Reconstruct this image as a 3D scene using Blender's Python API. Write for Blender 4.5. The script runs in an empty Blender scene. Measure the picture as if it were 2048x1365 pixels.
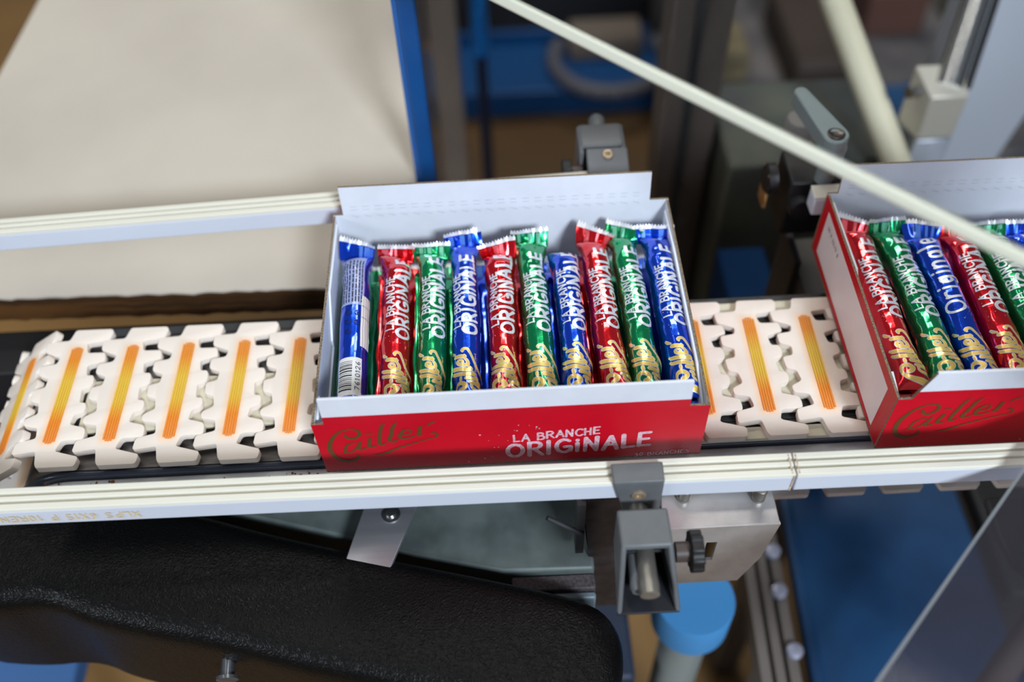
import bpy, bmesh, math, random
import numpy as np
from mathutils import Vector, Matrix

S = bpy.context.scene
COL = S.collection
R = math.radians
# ------------------------------------------------------------ camera, world, lights, exposure
cam = bpy.data.cameras.new('camera'); cam_o = bpy.data.objects.new('camera', cam); COL.objects.link(cam_o)
cam_o.location = (0.11186, -0.29524, 0.48300)
cam_o.rotation_euler = (0.670681, 0.030111, -0.040528)
cam.sensor_width = 36.0; cam.lens = 1915.13/2048*36.0
cam.clip_start = 0.01; cam.clip_end = 50
cam.dof.use_dof = True; cam.dof.focus_distance = 0.560; cam.dof.aperture_fstop = 2.8; cam.dof.aperture_blades = 0
S.camera = cam_o
S.view_settings.view_transform = 'Standard'; S.view_settings.look = 'None'
S.view_settings.exposure = 0.0; S.view_settings.gamma = 1.0
try: S.view_settings.use_curve_mapping = False
except Exception: pass
W = bpy.data.worlds.new('hall'); S.world = W; W.use_nodes = True
bg = W.node_tree.nodes['Background']; bg.inputs[0].default_value = (0.72, 0.80, 0.92, 1); bg.inputs[1].default_value = 0.125

def area(name, loc, target, sx, sy, power, color):
    l = bpy.data.lights.new(name, 'AREA'); l.shape = 'RECTANGLE'; l.size = sx; l.size_y = sy
    l.energy = power; l.color = color
    o = bpy.data.objects.new(name, l); COL.objects.link(o); o.location = loc
    d = Vector(target)-Vector(loc); o.rotation_euler = d.to_track_quat('-Z', 'Y').to_euler()
    return o
area('window_light', (1.25, -2.7, 2.35), (0.1, 0.05, 0), 0.7, 0.55, 162, (0.80, 0.89, 1.0))
area('window_light_b', (-2.3, -1.2, 1.3), (0.2, 0.05, 0), 0.9, 0.6, 26, (0.86, 0.92, 1.0))
area('ceiling_lamp_a', (-0.9, 0.7, 2.3), (0.0, 0.1, 0), 1.5, 0.10, 7, (1.0, 0.96, 0.88))
area('ceiling_lamp_b', (0.5, 0.35, 2.3), (0.1, 0.1, 0), 1.5, 0.10, 8, (1.0, 0.96, 0.88))
area('ceiling_lamp_c', (0.3, 1.9, 1.9), (0.3, 1.3, -0.85), 1.5, 0.3, 22, (1.0, 0.95, 0.86))

# ------------------------------------------------------------ helpers
def srgb(r, g, b):
    f = lambda c: (c/255/12.92) if c/255 <= 0.04045 else ((c/255+0.055)/1.055)**2.4
    return (f(r), f(g), f(b), 1.0)

MATS = {}
def mat(name, col, rough=0.5, metal=0.0, noise=0.0, nscale=200.0, bump=0.0, bscale=400.0, coat=0.0, col2=None, spec=0.5, trans=0.0, ior=1.45, sss=0.0, stretch=None):
    if name in MATS: return MATS[name]
    m = bpy.data.materials.new(name); m.use_nodes = True; nt = m.node_tree; p = nt.nodes['Principled BSDF']
    p.inputs['Base Color'].default_value = col; p.inputs['Roughness'].default_value = rough
    p.inputs['Metallic'].default_value = metal; p.inputs['Coat Weight'].default_value = coat
    p.inputs['Specular IOR Level'].default_value = spec; p.inputs['Coat Roughness'].default_value = 0.08
    p.inputs['Transmission Weight'].default_value = trans; p.inputs['IOR'].default_value = ior
    if sss: p.inputs['Subsurface Weight'].default_value = sss; p.inputs['Subsurface Radius'].default_value = (0.004, 0.003, 0.002); p.inputs['Subsurface Scale'].default_value = 1.0
    tc = nt.nodes.new('ShaderNodeTexCoord'); src = tc.outputs['Object']
    if stretch:
        mp = nt.nodes.new('ShaderNodeMapping'); mp.inputs['Scale'].default_value = stretch
        nt.links.new(src, mp.inputs[0]); src = mp.outputs[0]
    if noise or col2:
        n = nt.nodes.new('ShaderNodeTexNoise'); n.inputs['Scale'].default_value = nscale; n.inputs['Detail'].default_value = 5
        nt.links.new(src, n.inputs['Vector'])
        r = nt.nodes.new('ShaderNodeValToRGB'); nt.links.new(n.outputs['Fac'], r.inputs[0])
        c2 = col2 or tuple(c*(1-noise) for c in col[:3])+(1,)
        r.color_ramp.elements[0].position = 0.35; r.color_ramp.elements[0].color = c2
        r.color_ramp.elements[1].position = 0.62; r.color_ramp.elements[1].color = col
        nt.links.new(r.outputs[0], p.inputs['Base Color'])
    if bump:
        n = nt.nodes.new('ShaderNodeTexNoise'); n.inputs['Scale'].default_value = bscale; n.inputs['Detail'].default_value = 4
        nt.links.new(src, n.inputs['Vector'])
        b = nt.nodes.new('ShaderNodeBump'); b.inputs['Strength'].default_value = bump; b.inputs['Distance'].default_value = 0.0006
        nt.links.new(n.outputs['Fac'], b.inputs['Height']); nt.links.new(b.outputs[0], p.inputs['Normal'])
    MATS[name] = m
    return m

def props(o, label=None, cat=None, group=None, kind=None):
    if label: o['label'] = label
    if cat: o['category'] = cat
    if group: o['group'] = group
    if kind: o['kind'] = kind
    return o
def thing(name, label, cat, loc=(0, 0, 0), rz=0.0, group=None):
    o = bpy.data.objects.new(name, None); COL.objects.link(o); o.location = loc; o.rotation_euler = (0, 0, rz)
    o.empty_display_size = 0.02
    return props(o, label, cat, group)

class MB:
    def __init__(s): s.v = []; s.f = []; s.m = []
    def add(s, vs, fs, mi=0):
        o = len(s.v); s.v += [tuple(v) for v in vs]; s.f += [tuple(i+o for i in f) for f in fs]; s.m += [mi]*len(fs)
        return s
    def box(s, a, b, mi=0, mis=None):
        x0, y0, z0 = a; x1, y1, z1 = b
        vs = [(x0,y0,z0),(x1,y0,z0),(x1,y1,z0),(x0,y1,z0),(x0,y0,z1),(x1,y0,z1),(x1,y1,z1),(x0,y1,z1)]
        fs = [(0,3,2,1),(4,5,6,7),(0,1,5,4),(1,2,6,5),(2,3,7,6),(3,0,4,7)]   # bottom top front right back left
        o = len(s.v); s.v += vs; s.f += [tuple(i+o for i in f) for f in fs]; s.m += (mis or [mi]*6)
        return s
    def hexa(s, q, mi=0, mis=None):   # 8 corners, same order as box
        fs = [(0,3,2,1),(4,5,6,7),(0,1,5,4),(1,2,6,5),(2,3,7,6),(3,0,4,7)]
        o = len(s.v); s.v += [tuple(p) for p in q]; s.f += [tuple(i+o for i in f) for f in fs]; s.m += (mis or [mi]*6)
        return s
    def prism(s, poly, axis, lo, hi, mi=0, mi_lo=None, mi_hi=None):   # poly in the other two axes (order xyz without axis)
        def P(u, v, w):
            return {'x': (w, u, v), 'y': (u, w, v), 'z': (u, v, w)}[axis]
        n = len(poly); vs = [P(u, v, lo) for u, v in poly]+[P(u, v, hi) for u, v in poly]
        o = len(s.v); s.v += vs
        s.f.append(tuple(o+i for i in reversed(range(n)))); s.m.append(mi if mi_lo is None else mi_lo)
        s.f.append(tuple(o+n+i for i in range(n))); s.m.append(mi if mi_hi is None else mi_hi)
        for i in range(n):
            j = (i+1) % n; s.f.append((o+i, o+j, o+n+j, o+n+i)); s.m.append(mi)
        return s
    def cyl(s, p0, p1, r0, r1=None, seg=24, mi=0, caps=True):
        r1 = r0 if r1 is None else r1
        p0 = Vector(p0); p1 = Vector(p1); d = (p1-p0).normalized()
        a = d.orthogonal().normalized(); b = d.cross(a)
        vs = []
        for p, r in ((p0, r0), (p1, r1)):
            for i in range(seg):
                t = 2*math.pi*i/seg; vs.append(p+a*math.cos(t)*r+b*math.sin(t)*r)
        fs = [(i, (i+1) % seg, seg+(i+1) % seg, seg+i) for i in range(seg)]
        if caps: fs += [tuple(reversed(range(seg))), tuple(range(seg, 2*seg))]
        return s.add(vs, fs, mi)
    def lathe(s, p0, d, prof, seg=24, mi=0):  # prof: (along, radius)
        p0 = Vector(p0); d = Vector(d).normalized(); a = d.orthogonal().normalized(); b = d.cross(a)
        vs = []; fs = []
        for h, r in prof:
            for i in range(seg):
                t = 2*math.pi*i/seg; vs.append(p0+d*h+(a*math.cos(t)+b*math.sin(t))*max(r, 1e-5))
        for k in range(len(prof)-1):
            for i in range(seg):
                j = (i+1) % seg; fs.append((k*seg+i, k*seg+j, (k+1)*seg+j, (k+1)*seg+i))
        fs += [tuple(reversed(range(seg))), tuple(range((len(prof)-1)*seg, len(prof)*seg))]
        return s.add(vs, fs, mi)
    def bar(s, p0, p1, w, h, up=(0, 0, 1), mi=0):
        p0 = Vector(p0); p1 = Vector(p1); d = (p1-p0).normalized(); x = d.cross(Vector(up)).normalized(); z = x.cross(d).normalized()
        q = []
        for zz in (-h/2, h/2):
            q += [p0-x*w/2+z*zz, p0+x*w/2+z*zz, p1+x*w/2+z*zz, p1-x*w/2+z*zz]
        return s.hexa(q, mi)
    def build(s, name, mats, parent=None, bevel=0.0, seg=2, smooth=True, local=False, angle=40, label=None):
        if not isinstance(mats, (list, tuple)): mats = [mats]
        me = bpy.data.meshes.new(name)
        off = Vector((0, 0, 0))
        if parent is not None and not local:
            off = Vector(parent.location)
            if parent.parent: off += Vector(parent.parent.location)
        me.from_pydata([(x-off.x, y-off.y, z-off.z) for x, y, z in s.v], [], s.f)
        for m in mats: me.materials.append(m)
        me.polygons.foreach_set('material_index', s.m)
        bm = bmesh.new(); bm.from_mesh(me); bmesh.ops.recalc_face_normals(bm, faces=bm.faces); bm.to_mesh(me); bm.free()
        if smooth:
            me.polygons.foreach_set('use_smooth', [True]*len(me.polygons)); me.set_sharp_from_angle(angle=R(angle))
        me.update()
        o = bpy.data.objects.new(name, me); COL.objects.link(o)
        if parent is not None: o.parent = parent
        if bevel:
            b = o.modifiers.new('bevel', 'BEVEL'); b.width = bevel; b.segments = seg; b.limit_method = 'ANGLE'; b.angle_limit = R(30)
            b.harden_normals = False
        if label: o['label'] = label
        return o

# ------------------------------------------------------------ brush lettering
def arc(cx, cy, rx, ry, a0, a1, n=9):
    return [(cx+rx*math.cos(R(a0+(a1-a0)*i/n)), cy+ry*math.sin(R(a0+(a1-a0)*i/n))) for i in range(n+1)]
G = {
 'L': (.50, [[(0,1),(.03,0)],[(.0,.02),(.48,.04)]]), 'A': (.66, [[(.0,0),(.33,1),(.62,0)],[(.14,.36),(.50,.36)]]),
 'B': (.58, [[(0,0),(0,1)],[(0,.98),(.34,.95),(.44,.78),(.32,.58),(0,.53)],[(.3,.55),(.52,.4),(.5,.12),(.3,.01),(0,.02)]]),
 'R': (.60, [[(0,0),(0,1)],[(0,.97),(.36,.97),(.5,.76),(.38,.54),(0,.47)],[(.22,.5),(.58,0)]]),
 'N': (.60, [[(0,0),(.02,1)],[(.02,.98),(.5,.04)],[(.5,0),(.52,1)]]), 'C': (.60, [arc(.36,.5,.34,.48,50,310,12)]),
 'H': (.58, [[(0,0),(0,1)],[(.48,0),(.48,1)],[(0,.5),(.48,.52)]]), 'E': (.52, [[(0,0),(0,1)],[(0,.98),(.44,1)],[(0,.52),(.38,.53)],[(0,.03),(.46,.02)]]),
 'O': (.78, [arc(.36,.5,.34,.46,0,360,18)]), 'I': (.16, [[(.04,0),(.04,1)]]), 'i': (.18, [[(.05,0),(.05,.62)],[(.05,.84),(.052,.9)]]),
 'G': (.68, [arc(.36,.5,.34,.48,48,330,13),[(.4,.42),(.66,.42),(.64,.1)]]), 'S': (.52, [[(.44,.88),(.25,1),(.05,.85),(.12,.6),(.38,.45),(.46,.2),(.25,.0),(.02,.12)]]),
 'X': (.55, [[(0,0),(.48,1)],[(0,1),(.48,0)]]), 'P': (.52, [[(0,0),(0,1)],[(0,.98),(.36,.95),(.44,.74),(.34,.52),(0,.48)]]),
 '0': (.50, [arc(.24,.5,.2,.48,0,360,14)]), '1': (.25, [[(0,.8),(.12,1),(.12,0)]]), '2': (.50, [[(.02,.8),(.2,1),(.4,.85),(.36,.55),(.02,.02),(.44,.02)]]),
 '3': (.50, [[(.02,.95),(.3,1),(.4,.78),(.15,.55),(.42,.4),(.4,.1),(.05,.03)]]), '5': (.5, [[(.42,1),(.05,1),(.03,.58),(.3,.62),(.44,.3),(.3,.02),(.02,.06)]]),
 '6': (.50, [[(.38,1),(.12,.7),(.03,.3),(.2,0),(.42,.2),(.34,.48),(.06,.38)]]), '7': (.48, [[(0,1),(.42,1),(.15,0)]]), '9': (.5, [arc(.22,.7,.19,.28,0,360,10),[(.41,.7),(.36,0)]]),
 'o': (.52, [arc(.22,.3,.2,.29,0,360,12)]), 'r': (.40, [[(0,0),(0,.62)],[(0,.4),(.14,.6),(.32,.6)]]), 'g': (.52, [arc(.2,.34,.18,.27,0,360,10),[(.39,.62),(.4,-.1),(.25,-.32),(.04,-.22)]]),
 'n': (.50, [[(0,0),(0,.62)],[(0,.42),(.2,.62),(.36,.5),(.38,0)]]), 'a': (.50, [arc(.19,.3,.18,.28,0,360,10),[(.38,.6),(.4,0)]]), 'l': (.16, [[(.04,0),(.04,1.05)]]),
 'e': (.50, [[(.04,.32),(.38,.34),(.34,.58),(.16,.62),(.02,.32),(.14,.02),(.38,.06)]]), 'd': (.50, [arc(.19,.3,.18,.28,0,360,10),[(.38,1),(.38,0)]]),
 't': (.36, [[(.14,.95),(.14,.1),(.3,.02)],[(0,.62),(.3,.62)]]), 'w': (.66, [[(0,.6),(.14,0),(.28,.5),(.42,0),(.56,.6)]]), 'z': (.44, [[(.02,.58),(.36,.58),(.02,.03),(.38,.03)]]),
 ' ': (.32, []), '.': (.16, [[(.04,.02),(.05,.05)]]), ',': (.16, [[(.06,.06),(.0,-.12)]]),
}
LOGO = [[[16.8,34.0,1.8],[17.8,31.3,2.1],[20.8,30.1,2.1],[23.9,32.1,2.1],[25.1,35.2,2.1],[23.9,38.6,1.8],[19.8,39.6,1.2],[15.4,38.1,1.4],[11.1,33.9,2.0],[7.3,26.4,2.7],[6.1,19.7,2.9],[7.4,12.7,2.9],[10.6,8.2,2.9],[15.1,6.4,2.5],[18.7,7.8,2.1],[21.0,10.7,1.8],[20.3,13.2,1.1]],
 [[11.7,14.4,.4],[14.2,16.5,1.4],[15.3,21.6,1.6],[18.2,25.0,1.2],[21.5,25.4,.9]], [[14.3,16.9,1.6],[15.7,16.4,1.6],[18.7,17.1,1.4],[22.4,22.2,1.4],[24.4,26.7,1.4]], [[24.4,26.7,1.4],[22.7,20.9,2.1],[23.6,18.1,1.6],[27.2,20.4,.9]],
 [[30.2,28.9,2.1],[28.6,22.3,2.1],[29.7,20.2,1.6],[32.8,21.9,.9]], [[29.1,34.3,1.4],[31.9,34.5,1.4]],
 [[40.8,44.0,.7],[38.3,41.1,1.8],[36.3,32.9,2.2],[34.9,25.1,2.2],[36.1,22.3,1.7],[38.7,24.1,.9]], [[47.1,44.1,.7],[44.6,40.5,2.0],[42.5,32.3,2.2],[41.1,27.2,2.3],[42.6,25.0,1.7],[45.9,27.4,.9]],
 [[47.7,31.5,.8],[52.4,32.0,1.0],[53.9,34.5,1.1],[52.6,36.6,1.1],[49.6,35.5,1.7],[47.3,31.2,2.1],[48.0,27.8,1.6],[51.9,28.1,1.2],[55.3,29.8,.8]],
 [[59.5,38.5,2.0],[58.6,33.4,2.3],[57.5,30.3,2.0],[59.7,30.4,.8]], [[63.2,39.2,.6],[65.4,41.8,1.4],[68.1,43.4,.9]],
 [[64.4,31.6,.6],[66.6,32.0,1.6],[68.1,30.3,1.6],[67.5,28.0,1.1],[62.4,25.8,.9],[53.0,22.0,1.1],[43.5,17.5,1.6],[37.9,13.9,2.1],[32.5,12.0,1.1],[29.2,11.7,.3]]]

def smooth_path(pts, step):   # Catmull-Rom through (x, y, w)
    P = [np.array(p, float) for p in pts]
    if len(P) == 2:
        n = max(2, int(np.hypot(*(P[1]-P[0])[:2])/step)+1)
        return [P[0]+(P[1]-P[0])*i/(n-1) for i in range(n)]
    Q = [2*P[0]-P[1]]+P+[2*P[-1]-P[-2]]; out = []
    for k in range(1, len(Q)-2):
        n = max(1, int(np.hypot(*(Q[k+1]-Q[k])[:2])/step))
        for i in range(n):
            t = i/n; a, b, c, d = Q[k-1], Q[k], Q[k+1], Q[k+2]
            out.append(.5*((2*b)+(-a+c)*t+(2*a-5*b+4*c-d)*t*t+(-a+3*b-3*c+d)*t**3))
    out.append(P[-1]); return out

def ribbon(mb, pts, fmap, off, step, grow=0.0, cross=4, mi=0, smooth=True):
    """pts (x, y, w) in metres -> strip of quads with round ends, mapped by fmap(x, y, off)"""
    path = smooth_path(pts, step) if smooth else [np.array(p, float) for p in pts]
    path = [p for i, p in enumerate(path) if i == 0 or np.hypot(*(p-path[i-1])[:2]) > 1e-7]
    if len(path) < 2: return
    n = len(path); rows = []; off0 = off
    tan = []
    for i in range(n):
        d = path[min(i+1, n-1)][:2]-path[max(i-1, 0)][:2]; l = np.hypot(*d); tan.append(d/(l or 1))
    def row(c, t, w):
        nx, ny = -t[1], t[0]; oo = off
        return [fmap(c[0]+nx*w*s, c[1]+ny*w*s, oo) for s in np.linspace(-.5, .5, cross+1)]
    w0 = path[0][2]+grow; w1 = path[-1][2]+grow
    for a in (80, 50, 25): off = off0; rows.append(row(path[0][:2]-tan[0]*w0/2*math.sin(R(a)), tan[0], w0*math.cos(R(a))))
    for i in range(n): off = off0+2e-5*(i+1)/n; rows.append(row(path[i][:2], tan[i], path[i][2]+grow))
    for a in (25, 50, 80): rows.append(row(path[-1][:2]+tan[-1]*w1/2*math.sin(R(a)), tan[-1], w1*math.cos(R(a))))
    vs = [p for r in rows for p in r]; k = cross+1
    fs = [(i*k+j, i*k+j+1, (i+1)*k+j+1, (i+1)*k+j) for i in range(len(rows)-1) for j in range(cross)]
    mb.add(vs, fs, mi)

def write(mb, text, x, y, hgt, fmap, off, w, step=0.0005, sx=1.0, slope=0.0, jit=0.0, grow=0.0, mi=0, gap=.2, rng=None, cross=3, length=None):
    if length:
        tot = sum(G[c][0]+gap for c in text)-gap; sx = length/(tot*hgt)
    cx = x; k = 0
    for ch in text:
        gw, st = G[ch]
        ju = (rng.uniform(-1, 1)*jit if rng else 0); jh = 1+(rng.uniform(-1, 1)*jit*.6 if rng else 0)
        for s in st:
            pts = [(cx+px*hgt*sx, y+(cx-x)*slope+px*hgt*sx*slope+(py*jh+ju)*hgt, w*(1+(rng.uniform(-.12, .12) if rng else 0))) for px, py in s]
            if len(pts) > 2 and len(pts) < 7 and ch in 'ALwzNXE7':      # keep corners sharp
                for a, b in zip(pts[:-1], pts[1:]): ribbon(mb, [a, b], fmap, off+k*9e-6, step, grow, cross, mi); k += 1
            else: ribbon(mb, pts, fmap, off+k*9e-6, step, grow, cross, mi)
            k = (k+1) % 7
        cx += (gw+gap)*hgt*sx
    return cx

# ------------------------------------------------------------ materials
M_white_board = mat('white_carton_liner', srgb(222, 226, 234), .6, noise=.05, nscale=60, bump=.1, bscale=900)
M_red_board = mat('red_printed_carton', srgb(200, 10, 34), .4, noise=.1, nscale=25, spec=.3, bump=.08, bscale=700)
M_brown = mat('corrugated_edge', srgb(150, 132, 108), .8, noise=.55, nscale=1400, col2=srgb(70, 58, 46))
M_whiteprint = mat('white_printed_area', srgb(232, 222, 222), .4, noise=.04, nscale=60)
M_olive = mat('dull_gold_print', srgb(96, 66, 30), .5)
M_greyprint = mat('chalky_white_print', srgb(225, 200, 208), .6, noise=.3, nscale=500, col2=srgb(205, 150, 160))
def foil(name, col, dark):
    m = mat(name, col, .16, metal=.72, coat=1.0, bump=.10, bscale=260); m.node_tree.nodes['Principled BSDF'].inputs['Coat Roughness'].default_value = .05
    return m
F_red = foil('red_foil', srgb(228, 14, 30), 0); F_green = foil('green_foil', srgb(0, 156, 92), 0); F_blue = foil('blue_foil', srgb(4, 72, 222), 0)
FOIL = {'red': F_red, 'green': F_green, 'blue': F_blue}
M_silver = mat('silver_print', srgb(226, 230, 238), .32, metal=.35, coat=.4)
M_goldp = mat('gold_print', srgb(238, 200, 105), .28, metal=.35, coat=.5)
M_foilsil = mat('bare_silver_foil', srgb(232, 232, 236), .3, metal=.35, coat=.6, bump=.3, bscale=500)
M_pale = mat('pale_lilac_print', srgb(150, 162, 205), .3, coat=.5)
M_inkblue = mat('dark_blue_ink', srgb(20, 24, 60), .5)
M_label = mat('white_barcode_label', srgb(225, 224, 222), .4, coat=.3)
M_ink = mat('black_ink', srgb(28, 26, 28), .5)
M_plas = mat('white_chain_plastic', srgb(230, 219, 207), .42, noise=.04, nscale=40, sss=.15)
M_cream = mat('cream_slide_strip', srgb(206, 200, 178), .45, noise=.12, nscale=40)
M_railtop = mat('cream_rail_plastic', srgb(222, 219, 204), .4, noise=.08, nscale=18, stretch=(.15, 1, 1))
M_railgroove = mat('darker_rail_groove', srgb(196, 188, 168), .6)  # grooves toned darker than the strip around them
M_railside = mat('pale_rail_side', srgb(208, 214, 226), .34, noise=.04, nscale=12)
M_grey_plas = mat('grey_clamp_plastic', srgb(98, 101, 103), .42, noise=.08, nscale=120, bump=.15, bscale=1500)
M_dark = mat('dark_cavity', srgb(24, 26, 32), .6)
M_black_plas = mat('black_plastic', srgb(20, 20, 22), .5, bump=.1, bscale=900)
M_steel = mat('bright_steel', srgb(190, 190, 190), .25, metal=1, bump=.05, bscale=600)
M_zinc = mat('zinc_plate', srgb(205, 203, 203), .42, metal=.75, noise=.12, nscale=90, bump=.1, bscale=700)
M_alu = mat('brushed_aluminium', srgb(178, 180, 186), .36, metal=.85, noise=.15, nscale=160, stretch=(.05, 1, 1))
M_frame = mat('grey_frame_metal', srgb(150, 153, 160), .4, metal=.6, noise=.15, nscale=60)
M_scuff = mat('scuffed_metal_bed', srgb(118, 114, 112), .45, metal=.5, noise=.4, nscale=90, col2=srgb(62, 58, 56), stretch=(.35, 1, 1), bump=.25, bscale=500)
M_ledge = mat('dusty_metal_ledge', srgb(200, 202, 202), .4, metal=.1, noise=.3, nscale=50, stretch=(.2, 1, 1))
M_chrome = mat('dark_polished_edge', srgb(84, 90, 104), .22, metal=.45, noise=.3, nscale=60, stretch=(.2, 1, 1))
M_table = mat('grey_white_tabletop', srgb(196, 187, 173), .55, noise=.07, nscale=4.5, col2=srgb(184, 175, 163))
M_ply = mat('dark_plywood_edge', srgb(86, 54, 20), .6, noise=.5, nscale=50, col2=srgb(44, 26, 8), stretch=(.1, 1, 4))
M_floor = mat('ochre_floor_paint', srgb(148, 112, 66), .4, noise=.2, nscale=1.4, col2=srgb(88, 66, 40))
M_bluepaint = mat('blue_painted_steel', srgb(14, 74, 134), .4, noise=.12, nscale=20, coat=.2)
M_bluedk = mat('dark_blue_sheet', srgb(30, 72, 112), .45, noise=.35, nscale=7, col2=srgb(16, 46, 78))
M_bluecap = mat('light_blue_cap', srgb(70, 140, 196), .5)
M_glass = mat('clear_acrylic', (.93, .95, .96, 1), .03, trans=1.0, ior=1.12, spec=.5)
M_acredge = mat('frosted_acrylic_edge', srgb(226, 226, 208), .4, sss=.3)
M_acredge2 = mat('grey_acrylic_edge', srgb(120, 124, 128), .35)
M_lever = mat('grey_green_lever', srgb(128, 140, 140), .4)
M_housing = mat('grey_green_housing', srgb(92, 102, 100), .5, noise=.25, nscale=30, col2=srgb(66, 74, 74))
M_gran = mat('speckled_band', srgb(84, 76, 78), .7, noise=.5, nscale=500)
M_darkbox = mat('charcoal_machine', srgb(50, 52, 54), .5, noise=.3, nscale=14)
M_brownbox = mat('brown_machine_panel', srgb(62, 50, 42), .6, noise=.3, nscale=8)
M_wood = mat('pale_wood_block', srgb(128, 116, 88), .6, noise=.3, nscale=30)
M_tan = mat('tan_strip', srgb(150, 110, 62), .6)
M_taupe = mat('taupe_cardboard', srgb(104, 92, 82), .7)
M_greyleg = mat('grey_painted_leg', srgb(112, 104, 98), .5, noise=.15, nscale=10)

# black leather-grained guard
def leather():
    m = mat('black_grained_cover', srgb(8, 8, 8), .38, spec=.24); nt = m.node_tree; p = nt.nodes['Principled BSDF']
    tc = nt.nodes.new('ShaderNodeTexCoord')
    nz = nt.nodes.new('ShaderNodeTexNoise'); nz.inputs['Scale'].default_value = 160; nz.inputs['Detail'].default_value = 2
    nt.links.new(tc.outputs['Object'], nz.inputs['Vector'])
    mx = nt.nodes.new('ShaderNodeVectorMath'); mx.operation = 'SCALE'; mx.inputs['Scale'].default_value = .006
    nt.links.new(nz.outputs['Color'], mx.inputs[0])
    ad = nt.nodes.new('ShaderNodeVectorMath'); nt.links.new(tc.outputs['Object'], ad.inputs[0]); nt.links.new(mx.outputs[0], ad.inputs[1])
    vo = nt.nodes.new('ShaderNodeTexVoronoi'); vo.feature = 'DISTANCE_TO_EDGE'; vo.inputs['Scale'].default_value = 430
    nt.links.new(ad.outputs[0], vo.inputs['Vector'])
    b = nt.nodes.new('ShaderNodeBump'); b.inputs['Strength'].default_value = .62; b.inputs['Distance'].default_value = .0008
    nt.links.new(vo.outputs['Distance'], b.inputs['Height']); nt.links.new(b.outputs[0], p.inputs['Normal'])
    # small scratches and dust, part of the surface
    v2 = nt.nodes.new('ShaderNodeTexVoronoi'); v2.inputs['Scale'].default_value = 60; nt.links.new(tc.outputs['Object'], v2.inputs['Vector'])
    r = nt.nodes.new('ShaderNodeValToRGB'); nt.links.new(v2.outputs['Distance'], r.inputs[0])
    r.color_ramp.elements[0].position = .008; r.color_ramp.elements[0].color = srgb(120, 100, 90)
    r.color_ramp.elements[1].position = .016; r.color_ramp.elements[1].color = srgb(9, 9, 9)
    nt.links.new(r.outputs[0], p.inputs['Base Color'])
    return m
M_leather = leather()

# chain plastic with the orange bleed around the wear pad (stain of its own)
def link_mat():
    m = mat('chain_plastic_stained', srgb(230, 219, 207), .42, sss=.12); nt = m.node_tree; p = nt.nodes['Principled BSDF']
    tc = nt.nodes.new('ShaderNodeTexCoord'); sp = nt.nodes.new('ShaderNodeSeparateXYZ'); nt.links.new(tc.outputs['Object'], sp.inputs[0])
    ax = nt.nodes.new('ShaderNodeMath'); ax.operation = 'ABSOLUTE'; nt.links.new(sp.outputs['X'], ax.inputs[0])
    ay = nt.nodes.new('ShaderNodeMath'); ay.operation = 'SUBTRACT'; ay.inputs[1].default_value = .0665; nt.links.new(sp.outputs['Y'], ay.inputs[0])
    ay2 = nt.nodes.new('ShaderNodeMath'); ay2.operation = 'ABSOLUTE'; nt.links.new(ay.outputs[0], ay2.inputs[0])
    m1 = nt.nodes.new('ShaderNodeMapRange'); m1.inputs[1].default_value = .0075; m1.inputs[2].default_value = .0035; nt.links.new(ax.outputs[0], m1.inputs[0])
    m2 = nt.nodes.new('ShaderNodeMapRange'); m2.inputs[1].default_value = .0415; m2.inputs[2].default_value = .036; nt.links.new(ay2.outputs[0], m2.inputs[0])
    mu = nt.nodes.new('ShaderNodeMath'); mu.operation = 'MULTIPLY'; nt.links.new(m1.outputs[0], mu.inputs[0]); nt.links.new(m2.outputs[0], mu.inputs[1])
    mu2 = nt.nodes.new('ShaderNodeMath'); mu2.operation = 'MULTIPLY'; mu2.inputs[1].default_value = .55; nt.links.new(mu.outputs[0], mu2.inputs[0])
    mix = nt.nodes.new('ShaderNodeMix'); mix.data_type = 'RGBA'; mix.inputs[6].default_value = srgb(230, 219, 207); mix.inputs[7].default_value = srgb(244, 186, 120)
    nt.links.new(mu2.outputs[0], mix.inputs[0]); nt.links.new(mix.outputs[2], p.inputs['Base Color'])
    return m
M_link = link_mat()
def pad_mat():
    m = mat('orange_yellow_rubber', srgb(240, 160, 40), .5); nt = m.node_tree; p = nt.nodes['Principled BSDF']
    tc = nt.nodes.new('ShaderNodeTexCoord'); sp = nt.nodes.new('ShaderNodeSeparateXYZ'); nt.links.new(tc.outputs['Object'], sp.inputs[0])
    mr = nt.nodes.new('ShaderNodeMapRange'); mr.inputs[1].default_value = .028; mr.inputs[2].default_value = .105; nt.links.new(sp.outputs['Y'], mr.inputs[0])
    r = nt.nodes.new('ShaderNodeValToRGB'); nt.links.new(mr.outputs[0], r.inputs[0]); e = r.color_ramp.elements
    e[0].position = 0; e[0].color = srgb(240, 146, 62); e[1].position = 1; e[1].color = srgb(234, 146, 60)
    for q, c in ((.22, srgb(238, 142, 38)), (.40, srgb(232, 188, 62)), (.62, srgb(232, 192, 66)), (.84, srgb(234, 146, 44))):
        n = e.new(q); n.color = c
    n = nt.nodes.new('ShaderNodeTexNoise'); n.inputs['Scale'].default_value = 300; mp = nt.nodes.new('ShaderNodeMapping'); mp.inputs['Scale'].default_value = (3, .12, 1)
    nt.links.new(tc.outputs['Object'], mp.inputs[0]); nt.links.new(mp.outputs[0], n.inputs['Vector'])
    mx = nt.nodes.new('ShaderNodeMix'); mx.data_type = 'RGBA'; mx.blend_type = 'MULTIPLY'; mx.inputs[0].default_value = .25
    nt.links.new(r.outputs[0], mx.inputs[6]); nt.links.new(n.outputs['Color'], mx.inputs[7]); nt.links.new(mx.outputs[2], p.inputs['Base Color'])
    return m
M_pad = pad_mat()

# ------------------------------------------------------------ floor
mb = MB(); mb.box((-6, -4, -.90), (7, 8, -.85))
fl = mb.build('floor', M_floor, smooth=False); fl['kind'] = 'structure'

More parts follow.
